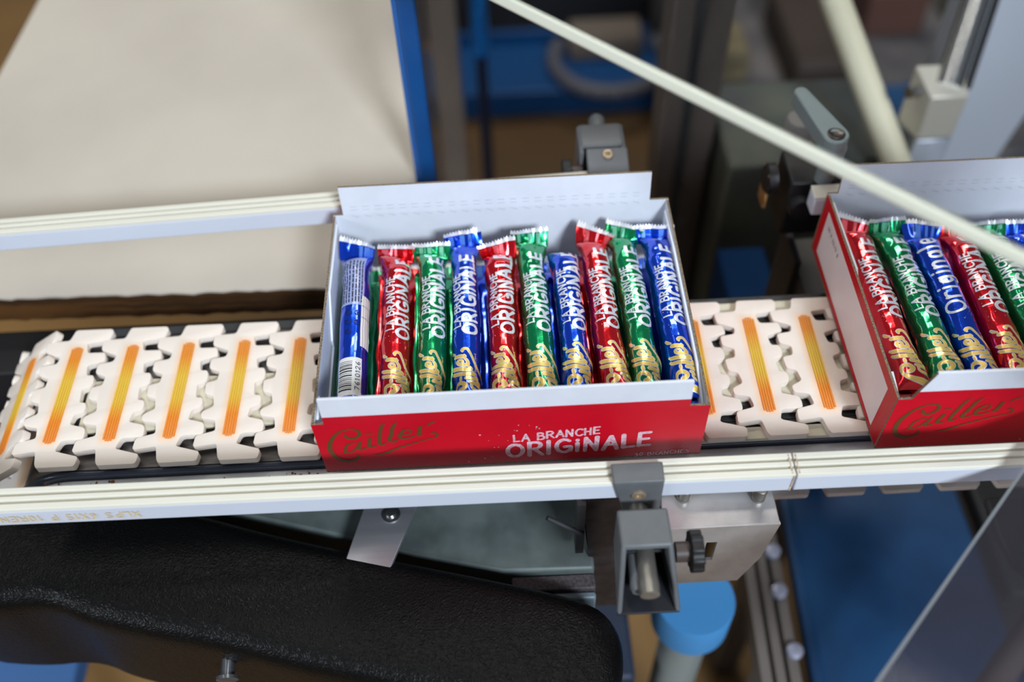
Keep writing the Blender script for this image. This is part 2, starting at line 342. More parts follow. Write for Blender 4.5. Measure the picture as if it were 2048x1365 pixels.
# ------------------------------------------------------------ conveyor chain
ZB = -0.0045; PITCH = .0367; X0 = -.0635; SL = -.0075
OUT = [[-4.5,119.1],[19.6,119.0],[21.2,116.4],[19.9,109.0],[5.7,107.3],[7.6,99.3],[19.4,99.1],[21.0,92.2],[10.1,88.9],[11.6,80.7],[15.9,80.9],[17.2,76.8],[17.0,71.9],[11.3,69.8],[12.2,59.6],[16.2,59.3],[17.3,55.5],[16.7,51.7],[11.4,50.6],[10.1,43.2],[20.1,40.3],[21.3,36.6],[21.1,31.6],[8.2,31.4],[5.8,24.0],[20.4,19.6],[21.2,17.8],[20.5,12.5],[-2.6,12.3],[-4.1,14.9],[-6.1,24.2],[-19.2,22.5],[-20.3,23.7],[-19.8,30.9],[-8.3,33.8],[-9.7,41.6],[-18.9,43.6],[-19.2,48.3],[-12.1,52.1],[-13.7,60.2],[-19.5,62.0],[-20.1,70.8],[-13.2,72.3],[-12.7,79.2],[-19.9,82.2],[-19.9,89.8],[-10.4,91.2],[-9.5,96.3],[-20.4,101.1],[-20.9,109.5],[-6.6,110.2]]
def link_mesh():
    bm = bmesh.new()
    # slightly round every corner of the outline first
    P = [Vector((x/1000, y/1000)) for x, y in OUT]; Q = []
    for i, p in enumerate(P):
        a = P[i-1]; b = P[(i+1) % len(P)]; la = (a-p).length; lb = (b-p).length; r = min(.0016, la*.35, lb*.35)
        pa = p+(a-p).normalized()*r; pb = p+(b-p).normalized()*r
        Q += [pa, (pa+pb)/4+p/2, pb]
    vs = [bm.verts.new((q.x, q.y, 0)) for q in Q]; f = bm.faces.new(vs)
    if f.normal.z < 0: f.normal_flip()
    ex = bmesh.ops.extrude_face_region(bm, geom=[f]); vv = [g for g in ex['geom'] if isinstance(g, bmesh.types.BMVert)]
    bmesh.ops.translate(bm, verts=vv, vec=(0, 0, -.0048))
    top = [e for e in bm.edges if all(abs(v.co.z) < 1e-6 for v in e.verts)]
    bmesh.ops.bevel(bm, geom=top, offset=.0006, segments=2, affect='EDGES', profile=.6)
    bmesh.ops.recalc_face_normals(bm, faces=bm.faces)
    me = bpy.data.meshes.new('chain_link'); bm.to_mesh(me); bm.free(); me.materials.append(M_link)
    me.polygons.foreach_set('use_smooth', [True]*len(me.polygons)); me.set_sharp_from_angle(angle=R(50))
    return me
def pad_mesh():
    mb = MB(); n = 5; hw = .0038; y0 = .0290; y1 = .1040
    for i in range(n):      # five ribs, ends follow the rounded end of the pad
        xc = -hw+(i+.5)*2*hw/n; e = .0036*(1-math.sqrt(max(0, 1-(xc/(hw*1.02))**2)))
        x0 = xc-hw/n*.8; x1 = xc+hw/n*.8
        mb.hexa([(x0,y0+e,-.001),(x1,y0+e,-.001),(x1,y1-e,-.001),(x0,y1-e,-.001),(x0+.0001,y0+e+.0002,.0006),(x1-.0001,y0+e+.0002,.0006),(x1-.0001,y1-e-.0002,.0006),(x0+.0001,y1-e-.0002,.0006)])
    mb.box((-hw, y0+.002, -.001), (hw, y1-.002, .0001))
    o = mb.build('wear_pad', M_pad, None, smooth=False); me = o.data; bpy.data.objects.remove(o); return me
LM = link_mesh(); PM = pad_mesh()
chain = thing('conveyor_chain', 'white plastic toothed conveyor chain with orange-yellow wear pads running under the red cartons', 'conveyor chain', (0, 0, ZB))
def add_link(x, dz, tilt):
    o = bpy.data.objects.new('chain_link', LM); COL.objects.link(o); o.parent = chain
    o.location = (x, SL*(x-X0), dz); o.rotation_euler = (0, tilt, R(-.43))
    p = bpy.data.objects.new('wear_pad', PM); COL.objects.link(p); p.parent = o; p.location = (.0005, 0, 0)
for k in range(-3, 15): add_link(X0+PITCH*k, 0, 0)
px, pz = X0+PITCH*-3.5, 0.0; ang = 0
for k in range(3):
    ang = (34, 72, 108)[k]
    dx, dz = -math.cos(R(ang)), -math.sin(R(ang)); off = .0
    add_link(px+dx*PITCH/2, pz+dz*PITCH/2, -R(ang)); px += dx*PITCH; pz += dz*PITCH
# return run of the chain below
for k in range(6, 15):
    o = bpy.data.objects.new('chain_link', LM); COL.objects.link(o); o.parent = chain
    o.location = (X0+PITCH*k+.012, .004, -.067); o.rotation_euler = (math.pi, 0, 0); o.location.y = .122

# ------------------------------------------------------------ conveyor frame
fr = thing('conveyor_bed', 'grey metal conveyor bed with cream slide strips under the white chain', 'conveyor frame', (0.1, .06, -.01))
def nose(x1, xc, zc, r, zb, n=12, ztop=None):   # profile in x-z, rounded at the left end
    pts = [(x1, zb), (x1, zc+r)]
    for i in range(n+1):
        a = R(90+90*i/n); pts.append((xc+r*math.cos(a), zc+r*math.sin(a)))
    pts = [p for p in pts if p[1] >= zb-1e-6]; q = pts[-1]
    pts.append((xc-math.sqrt(max(0, r*r-(zb-zc)**2)) if zb > zc else xc-r, zb-1e-5)); return pts
mb = MB(); mb.prism(nose(.60, -.158, -.058, .0455, -.0500), 'y', .0150, .118)
mb.build('bed_plate', M_scuff, fr, angle=30)
mb = MB(); mb.prism(nose(.60, -.158, -.062, .0500, -.0480), 'y', .0110, .0150); mb.build('edge_trim', M_chrome, fr, bevel=.0030, seg=3)
mb = MB(); mb.prism(nose(.60, -.158, -.060, .0430, -.0225), 'y', -.0125, .0110); mb.build('side_plate', M_ledge, fr, bevel=.0012)
mb = MB(); mb.prism(nose(.60, -.158, -.062, .0500, -.0625), 'y', .1185, .126); mb.build('back_plate', M_darkbox, fr, bevel=.0012)
for (a, b, x0) in ((.040, .080, -.16), (.1090, .1190, .22), (.0110, .0200, .22)):
    mb = MB(); mb.box((x0, a, -.0122), (.60, b, -.0094)); mb.build('slide_strip', M_cream, fr, bevel=.0006)
mb = MB()
for y in (.026, .033, .086, .093): mb.box((.2, y, -.0128), (.60, y+.0045, -.0117))
mb.build('groove_bar', M_darkbox, fr)
mb = MB(); mb.box((-.45, .128, -.12), (.08, .168, -.058)); mb.build('rear_channel', M_black_plas, fr, bevel=.002)
for lx, lz in ((-.10, -.85), (.54, -.2895)):
    mb = MB(); mb.box((lx, .035, lz), (lx+.04, .075, -.051)); mb.build('leg', M_greyleg, fr, bevel=.002)
# crumbs on the side plate
rng = random.Random(4); mb = MB()
for i in range(46):
    x = rng.uniform(-.19, .0); y = rng.uniform(.000, .0090); r = rng.uniform(.0003, .0009) if i % 9 else .0014
    mb.lathe((x, y, -.0170 if y < .0095 else -.012), (rng.uniform(-.3,.3), .2, 1), [(0, r), (r*.7, r*.8), (r, 0)], seg=6)
tgo = mb.build('crumb', mat('chocolate_crumb', srgb(120, 62, 40), .8), None)
props(tgo, 'tiny brown crumbs scattered along the metal ledge left of the near carton', 'crumbs', kind='stuff')

# ------------------------------------------------------------ guide rails
def rail(name, p0, p1, label, ztop=.0350, depth=.0140, face=.0140, flip=False):
    p0 = Vector(p0); p1 = Vector(p1); L = (p1-p0).length; rz = math.atan2(p1.y-p0.y, p1.x-p0.x)
    t = thing(name, label, 'guide rail', (p0.x, p0.y, ztop), rz, 'white guide rails along the conveyor')
    # local: x along, y from 0 (far edge) to -depth (near edge), z down from 0
    s = MB(); z0 = -.0016
    s.box((0, -depth, z0-.0012), (L, 0, z0))
    for a, b in ((0, .0036), (.0052, .0082), (.0098, .0140)):
        s.box((0, -b*depth/.014, z0), (L, -a*depth/.014, 0))
    s.build('wear_strip', M_railtop, t, bevel=.0005, local=True)
    s = MB()
    for a, b in ((.0036, .0052), (.0082, .0098)): s.box((0, -b*depth/.014, z0-.0001), (L, -a*depth/.014, z0+.00025))
    s.build('groove', M_railgroove, t, local=True)
    s = MB(); s.box((0.0003, -depth+.0002, -.0028-face), (L-.0003, -.0006, -.0028)); s.build('channel', M_railside, t, bevel=.0008, local=True)
    return t
rf = rail('guide_rail', (-.45, -.0215, 0), (.2605, -.0262, 0), 'long white guide rail in front of the near carton, faded yellow print at its left')
rg = rail('guide_rail', (.2613, -.0262, 0), (.62, -.0282, 0), 'white guide rail right of the rusty joint, in front of the right carton')
rb = rail('guide_rail', (-.45, .1735, 0), (.1965, .2035, 0), 'white guide rail behind the near carton, crossing in front of the tabletop', ztop=.040)
# faded print on the front face, upside down as in place
fm = lambda x, y, off: (x, -.0140-off-.0002, y)
mb = MB(); write(mb, 'XLPS 6X15 P 10REN', 0, 0, .0056, lambda x, y, o: fm(.357-x, -.0068-y, o), .0002, .0009, step=.001, length=.076, cross=2)
mb.build('lettering', mat('faded_yellow_print', srgb(224, 200, 150), .5), rf, local=True, smooth=False, label='faded yellow stamped lettering')
# rust stains at the joint
rust = mat('rust_stain', srgb(164, 116, 84), .8, noise=.4, nscale=700, col2=srgb(222, 216, 200))
mb = MB()
for dx in (-.0022, .0016): mb.box((.7105+dx, -.0130, -.0002), (.7112+dx, -.0008, .00015))
mb.box((.7092, -.0143, -.016), (.7101, -.0139, -.0005)); mb.build('rust_mark', rust, rf, local=True, label='brown rust marks at the joint')

# ------------------------------------------------------------ cartons
H = .0505; CW = .22; CD = .1655; T = .0015
def fmap_front(x, y, off): return (x, -off-.00005, y)
def carton(loc, rz, label, left_cut):
    t = thing('display_carton', label, 'carton', loc, rz, 'open red cartons on the conveyor')
    E = [2, 2, 0, 2, 1, 2]            # edges brown, outside printed, inside white
    s = MB(); s.box((0, 0, 0), (CW, CD, T), mis=[0, 1, 2, 2, 2, 2]); s.build('bottom_panel', [M_red_board, M_white_board, M_brown], t, local=True, smooth=False)
    s = MB(); s.box((0, 0, T), (CW, T, H), mis=[2, 2, 0, 2, 1, 2]); s.build('front_panel', [M_red_board, M_white_board, M_brown], t, local=True, smooth=False)
    s = MB(); s.box((0, CD-T, T), (CW, CD, H+.0002), mis=[2, 2, 1, 2, 0, 2]); s.build('back_panel', [M_red_board, M_white_board, M_brown], t, local=True, smooth=False)
    for sx in (0, 1):
        x0, x1 = (0, T) if sx == 0 else (CW-T, CW)
        s = MB(); s.box((x0, T, T), (x1, CD-T, H-.0004), mis=[2, 2, 2, 1 if sx == 0 else 0, 2, 0 if sx == 0 else 1])
        s.build('side_panel', [M_red_board, M_white_board, M_brown], t, local=True, smooth=False)
        # the folded-in inner ply: starts proud of the outer wall, its back part dips away
        a, b = (T+.0003, T*2+.0001) if sx == 0 else (CW-T*2-.0001, CW-T-.0003)
        if sx: poly = [(.006, T), (.158, T), (.158, H-.004), (.120, H-.0012), (.030, H-.0010), (.010, H-.006), (.006, H-.008)]
        else: poly = [(.006, T), (.158, T), (.158, H-.002), (.100, H-.0010), (.0985, H-.0008), (.075, H-.020), (.0740, H-.0250), (.030, H-.0280), (.020, H-.0012), (.006, H-.004)]
        s = MB(); s.prism(poly, 'x', a, b, mi=0, mi_lo=0, mi_hi=0); s.build('inner_flap', [M_white_board, M_brown], t, local=True, smooth=False)
    # front flap: standing extension of the front panel, red band then unprinted white
    xa, xb = .0072, .2085; c = left_cut
    z0, z1, z2 = H+.0000, H+.0075, H+.0250
    s = MB()
    s.hexa([(xa, -.0002, z0), (xb, -.0002, z0), (xb, T, z0), (xa, T, z0), (xa+c*.3, -.0006, z1), (xb, -.0006, z1), (xb, T-.0004, z1), (xa+c*.3, T-.0004, z1)], mis=[2, 2, 0, 2, 1, 2])
    s.hexa([(xa+c*.3, -.0006, z1), (xb, -.0006, z1), (xb, T-.0004, z1), (xa+c*.3, T-.0004, z1), (xa+c, -.0016, z2), (xb-.0006, -.0016, z2), (xb-.0006, T-.0014, z2), (xa+c, T-.0014, z2)], mis=[2, 3, 3, 2, 1, 2])
    s.build('front_flap', [M_red_board, M_white_board, M_brown, M_white_board], t, local=True, smooth=False, label='torn white flap standing above the red front')
    s = MB()
    s.hexa([(.0066, CD-T, H), (.2076, CD-T, H), (.2076, CD, H), (.0066, CD, H), (.0066, CD+.0004, H+.0225), (.2076, CD+.0004, H+.0225), (.2076, CD+T+.0004, H+.0225), (.0066, CD+T+.0004, H+.0225)], mis=[2, 2, 1, 2, 0, 2])
    s.build('back_flap', [M_red_board, M_white_board, M_brown], t, local=True, smooth=False, label='white flap standing above the back wall')
    # perforation nicks: pressed slits and the little dents of the tear line
    s = MB(); n = 24
    for i in range(n):
        x = .012+i*.1925/n; yy = CD-T-.00012
        s.hexa([(x, yy, H-.0006), (x+.0045, yy, H-.0022), (x+.0045, yy+.0002, H-.0022), (x, yy+.0002, H-.0006), (x, yy, H-.0002), (x+.0047, yy, H-.0017), (x+.0047, yy+.0002, H-.0017), (x, yy+.0002, H-.0002)])
        for zz in (.0042, .0070):
            s.box((x, yy+zz*.016, H+zz), (x+.0042, yy+.0002+zz*.016, H+zz+.0003))
    s.build('perforation', mat('pressed_nick', srgb(186, 190, 202), .7), t, local=True, smooth=False)
    # printing on the front
    s = MB(); k = 0
    for st in LOGO:
        ribbon(s, [(x/1000, (z+5.5)/1000-.0005, w/1000) for x, z, w in st], fmap_front, .00012+k*9e-6, .0006, cross=3); k += 1
    s.build('logo', M_olive, t, local=True, smooth=False, label='dull gold script logo')
    rg_ = random.Random(3)
    s = MB()
    write(s, 'LA BRANCHE', .1110, .0235, .0068, fmap_front, .00012, .0013, sx=1, slope=.085, jit=.06, rng=rg_, length=.0490)
    write(s, 'ORIGiNALE', .1068, .0072, .0136, fmap_front, .00012, .0027, slope=.062, jit=.05, rng=rg_, length=.0830, gap=.22)
    write(s, '30 BRANCHES', .1815, .0010, .0036, fmap_front, .00012, .0007, slope=.05, jit=.03, rng=rg_, length=.0318)
    for i in range(26):
        x = rg_.gauss(.122, .018); z = rg_.uniform(.003, .042); r = rg_.uniform(.0002, .0007)
        if .108 < x < .19 and .006 < z < .031: continue
        s.add([fmap_front(x+r*math.cos(a), z+r*math.sin(a), .0001) for a in np.linspace(0, 2*math.pi, 7)[:-1]], [tuple(range(6))])
    s.build('lettering', M_greyprint, t, local=True, smooth=False, label='chalky white hand-drawn lettering')
    # unprinted white window on the left side panel with a small code
    s = MB(); xo = -.00012
    s.prism([(.0130, .0055), (.1545, .0070), (.1545, .0435), (.0130, .0425)], 'x', xo, 0.0); s.build('label_area', M_whiteprint, t, local=True, smooth=False, label='blank white area on the red side')
    s = MB(); write(s, '30 X 22,12 g', 0, 0, .0028, lambda x, y, off: (xo-off, .148-x, .0345+y), .0001, .0004, length=.026, cross=2)
    s.build('lettering', M_ink, t, local=True, smooth=False, label='tiny black stamped code')
    return t
CZ = ZB
C1 = carton((0, 0, CZ), 0, 'red open carton in the centre holding ten upright-row bars in the top layer', .0008)
C2 = carton((.3225, -.0028, CZ), R(-.6), 'red open carton at the right edge showing its white-framed left side', .0065)

# ------------------------------------------------------------ wrapped bars
class Tri:
    def __init__(s, seed, nv=256): s.t = np.random.RandomState(seed).rand(64, nv)*2-1
    def __call__(s, u, v, per):
        u = np.asarray(u, float)+8; v = np.asarray(v, float); i = np.floor(u).astype(int); j = np.floor(v).astype(int); fu = u-i; fv = v-j
        g = lambda a, b: s.t[a % 64, b % per]
        lo = g(i, j)*(1-fu-fv)+g(i+1, j)*fu+g(i, j+1)*fv
        hi = g(i+1, j+1)*(fu+fv-1)+g(i, j+1)*(1-fu)+g(i+1, j)*(1-fv)
        return np.where(fu+fv < 1, lo, hi)
def wrapper_fn(seed, L, a0=.0081, b0=.0092, amp=1.0, roll=0.0, bend=0.0):
    T1 = Tri(seed); T2 = Tri(seed+500); T3 = Tri(seed+900)
    def f(t, th, off=0.0):
        t = np.asarray(t, float); th = np.asarray(th, float)
        d = np.clip(np.minimum(t+.0004, L-t+.0004)/.016, 0, 1); s = np.sqrt(1-(1-d)**2)
        b = b0*s+.0003; a = .0108+(a0-.0108)*np.clip(d*1.4, 0, 1)
        c = np.cos(th); sn = np.sin(th)
        x = a*np.sign(c)*np.abs(c)**.92; z = b*np.sign(sn)*np.abs(sn)**.92
        nx = c*b; nz = sn*a; l = np.sqrt(nx*nx+nz*nz)+1e-9; nx = nx/l; nz = nz/l
        w = .55+.9*(1-np.clip(np.minimum(t, L-t)/.032, 0, 1))
        n = (T1(t/.0130, th/(2*math.pi)*5, 5)*.00140+T2(t/.0060+th*.4, th/(2*math.pi)*9, 9)*.00032+T3(t/.024, th/(2*math.pi)*4, 4)*.0008)*w*amp*np.clip(d*2.2, 0, 1)
        n = n+off
        x = x+nx*n; z = z+nz*n
        cr, sr = math.cos(roll), math.sin(roll)
        x, z = x*cr+z*sr, -x*sr+z*cr
        x = x+bend*np.sin(math.pi*t/L)
        return x, t-L/2, z
    return f
def mk_grid(name, f, L, nt, nth, material, parent):
    t = np.linspace(0, L, nt); th = np.linspace(0, 2*math.pi, nth+1)[:-1]
    Tt, Th = np.meshgrid(t, th, indexing='ij'); x, y, z = f(Tt.ravel(), Th.ravel())
    co = np.stack([x, y, z], 1).astype(np.float32)
    i, j = np.meshgrid(np.arange(nt-1), np.arange(nth), indexing='ij'); i = i.ravel(); j = j.ravel(); j2 = (j+1) % nth
    q = np.stack([i*nth+j, i*nth+j2, (i+1)*nth+j2, (i+1)*nth+j], 1)[:, ::-1]
    me = bpy.data.meshes.new(name); me.from_pydata(co.tolist(), [], q.tolist()); me.materials.append(material)
    me.polygons.foreach_set('use_smooth', [True]*len(me.polygons)); me.update()
    o = bpy.data.objects.new(name, me); COL.objects.link(o); o.parent = parent; return o

def crimp(parent, fmat, f, L, end, pitch, yaw, seed, length=.0125, hw=.0125, curl=0.0):
    """flat sealed end, serrated tip; end=1 back, 0 front"""
    rg = random.Random(seed); n = 26; m = 7
    x0, y0, z0 = [float(v) for v in f(np.array([L if end else 0.0]), np.array([0.0]))]
    xm = float(f(np.array([L if end else 0.0]), np.array([math.pi]))[0]); cx = (x0+xm)/2
    sgn = 1 if end else -1
    vs = []; tips = []
    ph = rg.uniform(0, 6)
    def pt(u, v):       # u -1..1 across, v 0..1 out
        x = cx+u*hw*(.92+.08*v); l = v*length
        zz = .0007*math.sin(u*5+ph)*v+.0004*math.sin(u*11+ph*2)*v+curl*u*u*v*.006
        a = pitch+ .25*math.sin(ph)*u*v
        y = y0+sgn*(l*math.cos(a)-zz*math.sin(a)); z = z0+l*math.sin(a)+zz*math.cos(a)
        # yaw about the centre
        dx = x-cx; dy = y-y0; k = yaw*sgn
        return (cx+dx*math.cos(k)-dy*math.sin(k)*v-dy*0, y0+dy+dx*math.sin(k)*v*1.7, z)
    mb = MB(); vs = [pt(-1+2*i/n, j/m*.78) for j in range(m+1) for i in range(n+1)]
    fs = [(j*(n+1)+i, j*(n+1)+i+1, (j+1)*(n+1)+i+1, (j+1)*(n+1)+i) for j in range(m) for i in range(n)]
    mb.add(vs, fs)
    o = mb.build('crimp', fmat, parent, local=True, angle=60)
    # silver serrated edge
    mb = MB(); base = [pt(-1+2*i/n, .78) for i in range(n+1)]; tip = [pt(-1+2*i/n, 1.04 if i % 2 else .92) for i in range(n+1)]
    mb.add(base+tip, [(i, i+1, n+2+i, n+1+i) for i in range(n)])
    e = mb.build('serrated_edge', M_foilsil, o, local=True, angle=60)
    # pressed lighter stripes
    mb = MB()
    for k in range(4):
        u0 = rg.uniform(-.9, .7); u1 = u0+rg.uniform(.12, .3)
        g = [pt(u, v) for v in (.08, .74) for u in (u0, u1)]
        g = [(x, y-.00012*math.sin(pitch)*sgn, z+.00016) for x, y, z in g]
        mb.add(g, [(0, 1, 3, 2)])
    lt = {'red_foil': srgb(232, 96, 104), 'green_foil': srgb(120, 200, 165), 'blue_foil': srgb(90, 140, 225)}[fmat.name]
    mb.build('pressed_stripe', mat('light_'+fmat.name, lt, .3, metal=.4, coat=.5), o, local=True, smooth=False)
    return o

LOGO_T0 = .0023
def print_front(par, f, L, seed, style='brush'):
    Rr = .0086
    fmp = lambda p, q, off: tuple(float(v) for v in f(np.array([p]), np.array([math.pi/2+q/Rr]), off))
    def batch(mb_fn):
        """collect 2D points first, then map in one numpy call"""
        mb = MB(); mb_fn(mb, lambda x, y, off: (x, y, off))
        a = np.array(mb.v); x, y, z = f(a[:, 0], math.pi/2+a[:, 1]/Rr, a[:, 2]); mb.v = list(zip(x.tolist(), y.tolist(), z.tolist())); return mb
    sc = .55; qs = .66; qc = 29.0
    lo = lambda st: [(LOGO_T0+(x-5)/1000*sc, (z-qc)/1000*qs, w/1000*.95) for x, z, w in st]
    def white(mb, fm):
        for k, st in enumerate(LOGO): ribbon(mb, lo(st), fm, .00014+k*7e-6, .0005, grow=.00075, cross=5)
    def gold(mb, fm):
        for k, st in enumerate(LOGO): ribbon(mb, lo(st), fm, .00027+k*7e-6, .0005, grow=.0001, cross=4)
        write(mb, 'Switzerland', LOGO_T0+.019, -.0060, .0014, fm, .0002, .00022, length=.013, cross=2)
    def silver(mb, fm):
        rg = random.Random(seed)
        if style == 'brush':
            write(mb, 'LA BRANCHE', .0545, .0026, .0050, fm, .00018, .0010, jit=.05, rng=rg, length=.042)
            write(mb, 'ORIGiNALE', .0485, -.0072, .0084, fm, .00018, .00195, jit=.04, rng=rg, length=.065, slope=.01)
        else:
            write(mb, 'Originale', .0500, -.0030, .0105, fm, .00018, .0017, jit=.03, rng=rg, length=.062)
        for i in range(14):
            p = rg.uniform(.044, .062); q = rg.uniform(-.008, .008); r = rg.uniform(.0001, .0003)
            mb.add([fm(p+r*math.cos(a), q+r*math.sin(a), .0002) for a in np.linspace(0, 2*math.pi, 6)[:-1]], [tuple(range(5))])
    b = batch(white).build('logo_outline', M_silver, par, local=True, angle=80, label='white outline of the logo')
    b = batch(gold).build('logo', M_goldp, par, local=True, angle=80, label='gold script logo')
    b = batch(silver).build('lettering', M_silver, par, local=True, angle=80, label='white hand-drawn lettering')

def patch(par, f, name, material, p0, p1, q0, q1, off, label=None, rects=None, Rr=.0086):
    mb = MB()
    for (a, b, c, d) in (rects or [(p0, p1, q0, q1)]):
        nu = max(1, int((b-a)/.0006)); nv = max(1, int((d-c)/.0006))
        U, V = np.meshgrid(np.linspace(a, b, nu+1), np.linspace(c, d, nv+1), indexing='ij')
        x, y, z = f(U.ravel(), math.pi/2+V.ravel()/Rr, off); k = nv+1
        mb.add(list(zip(x.tolist(), y.tolist(), z.tolist())), [(i*k+j, i*k+j+1, (i+1)*k+j+1, (i+1)*k+j) for i in range(nu) for j in range(nv)])
    return mb.build(name, material, par, local=True, angle=80, label=label)
def print_back(par, f, L, seed):
    rg = random.Random(seed)
    patch(par, f, 'ingredients_panel', M_pale, .076, L-.004, -.0075, .0085, .00016, 'pale panel with lines of tiny dark print')
    rects = []
    for i in range(8):
        q = -.0064+i*.0018; p = .078
        while p < L-.010:
            l = rg.uniform(.0012, .005); rects.append((p, min(p+l, L-.008), q, q+.00075)); p += l+rg.uniform(.0004, .0009)
    patch(par, f, 'small_print', M_inkblue, 0, 0, 0, 0, .0003, 'rows of tiny dark print', rects)
    patch(par, f, 'barcode_label', M_label, .0085, .0350, -.0078, .0062, .00018, 'white barcode label')
    rects = []; p = .0115
    while p < .0325:
        w = rg.choice((.0003, .0005, .0009)); rects.append((p, p+w, -.0022, .0052)); p += w+rg.choice((.0004, .0007, .0009))
    patch(par, f, 'barcode', M_ink, 0, 0, 0, 0, .00032, 'black barcode stripes', rects)
    patch(par, f, 'table_label', M_label, .044, .084, -.0135, -.0062, .0002, 'small white table label')
    patch(par, f, 'table_lines', M_ink, 0, 0, 0, 0, .00034, 'thin black table lines', [(.044+.0001, .0838, q, q+.00018) for q in (-.0079, -.0097, -.0115)]+[(.0665, .0668, -.0134, -.0064), (.0755, .0758, -.0134, -.0064)])
    mb = MB(); write(mb, '7610126', .0120, -.0066, .0026, lambda x, y, o: (x, y, o), .00034, .0004, length=.020, cross=2)
    for (cp, cq) in ((.070, .001), (.0625, .0012), (.0695, -.0040), (.0550, .001), (.0620, -.0040)):
        ribbon(mb, [(cp+.0017*math.cos(a), cq+.0017*math.sin(a), .0005) for a in np.linspace(0, 5.0, 12)], lambda x, y, o: (x, y, o), .0003, .0004, cross=2)
        ribbon(mb, [(cp-.0007, cq, .0005), (cp+.0007, cq+.0004, .0005)], lambda x, y, o: (x, y, o), .0003, .0004, cross=2)
    a = np.array(mb.v); x, y, z = f(a[:, 0], math.pi/2+a[:, 1]/.0086, a[:, 2]); mb.v = list(zip(x.tolist(), y.tolist(), z.tolist()))
    mb.build('lettering', M_inkblue, par, local=True, angle=80, label='dark numerals and round recycling marks')

def chocolate_bar(i, colour, back, front, label, group, zc=.0343, base=(0, 0), rz0=0.0, seed=0, hi=True, printed='front', roll=0.0, pitch=.75, yaw=0.0, crimps=True, style='brush', amp=1.0, fin=False, wide=1.0, curl=0.0, bend=0.0):
    x1, y1 = back; x0, y0 = front
    # extend the front point down to the front wall
    dx, dy = x1-x0, y1-y0; L0 = math.hypot(dx, dy); ux, uy = dx/L0, dy/L0
    yf = .0125; e = (y0-yf)/uy; x0 -= ux*e; y0 = yf; L = math.hypot(x1-x0, y1-y0)
    cx, cy = (x0+x1)/2, (y0+y1)/2; rz = math.atan2(-(x1-x0), y1-y0)
    wx = base[0]+cx*math.cos(rz0)-cy*math.sin(rz0); wy = base[1]+cx*math.sin(rz0)+cy*math.cos(rz0)
    t = thing('chocolate_bar', label, 'chocolate bar', (wx, wy, zc), rz+rz0, group)
    f = wrapper_fn(seed*7+3, L, amp=amp, roll=roll, a0=.0082*wide, bend=bend)
    fm = FOIL[colour]
    if hi:
        w = mk_grid('wrapper', f, L, 210, 80, fm, t)
        (print_front(t, f, L, seed, style) if printed == 'front' else print_back(t, f, L, seed))
    else:
        w = mk_grid('wrapper', f, L, 60, 28, fm, t)
    if crimps: crimp(t, fm, f, L, 1, pitch, yaw, seed*3+1, curl=curl)
    crimp(t, fm, f, L, 0, -.9 if i % 2 else -1.2, 0, seed*3+2, length=.006)
    if fin:
        mb = MB(); yy0, yy1 = -L/2+.004, L/2-.012; n = 24; rg = random.Random(seed)
        rows = []
        for k in range(n+1):
            y = yy0+(yy1-yy0)*k/n; xo = float(f(np.array([y+L/2]), np.array([math.pi]))[0]); w_ = .0024+.0005*math.sin(k*.9)
            rows += [(xo+.001, y, -.001), (xo-w_, y, .0008+.0006*math.sin(k*.7))]
        mb.add(rows, [(2*k, 2*k+1, 2*k+3, 2*k+2) for k in range(n)])
        so = mb.build('fin_seal', fm, t, local=True, angle=60); so.modifiers.new('thick', 'SOLIDIFY').thickness = .0003
    return t

GR1 = 'wrapped bars in the centre carton'
B1 = [('blue', (.0160, .1334), (.0189, .0299), 'blue bar lying barcode side up at the left wall of the centre carton', dict(printed='back', amp=.55, roll=-.12, pitch=.9, yaw=-.28, seed=21, curl=.4)),
 ('red', (.0410, .1326), (.0433, .0283), 'leftmost red bar of the centre carton, beside the barcode-side-up blue bar', dict(seed=2, roll=.35, pitch=.85, fin=True, yaw=-.06)),
 ('green', (.0640, .1323), (.0650, .0270), 'leftmost green bar in the top layer of the centre carton', dict(seed=3, roll=.25, pitch=1.0, fin=True)),
 ('blue', (.0849, .1393), (.0859, .0264), 'blue bar between the leftmost green bar and the middle red bar, centre carton', dict(seed=34, roll=0, pitch=1.05, yaw=.10, amp=.8)),
 ('red', (.1071, .1293), (.1081, .0257), 'middle red bar of the centre carton, its crimp tilted and overlapping the green one', dict(seed=5, roll=.05, pitch=1.0, yaw=.25, amp=1.2)),
 ('green', (.1277, .1390), (.1289, .0251), 'middle green bar of the centre carton, right of the tilted red crimp', dict(seed=6, roll=.12, pitch=1.0, yaw=.02)),
 ('blue', (.1486, .1286), (.1497, .0252), 'shorter blue bar with its crimp folded under, right of the middle green bar', dict(seed=7, roll=.15, pitch=-.9, yaw=-.05)),
 ('red', (.1682, .1371), (.1708, .0250), 'rightmost red bar of the centre carton, crimp slanting down to the right', dict(seed=8, roll=.15, pitch=.8, yaw=-.40, amp=.9)),
 ('green', (.1880, .1393), (.1894, .0252), 'rightmost green bar of the centre carton, next to the last blue bar', dict(seed=9, roll=.12, pitch=.7, yaw=-.30)),
 ('blue', (.2088, .1378), (.2099, .0250), 'rightmost blue bar against the right wall of the centre carton', dict(seed=10, roll=.2, pitch=1.0, yaw=-.05))]
for i, (c_, b_, f_, lab, kw) in enumerate(B1):
    chocolate_bar(i, c_, b_, f_, lab, GR1, wide=1.03, **kw)
GR2 = 'wrapped bars in the right carton'
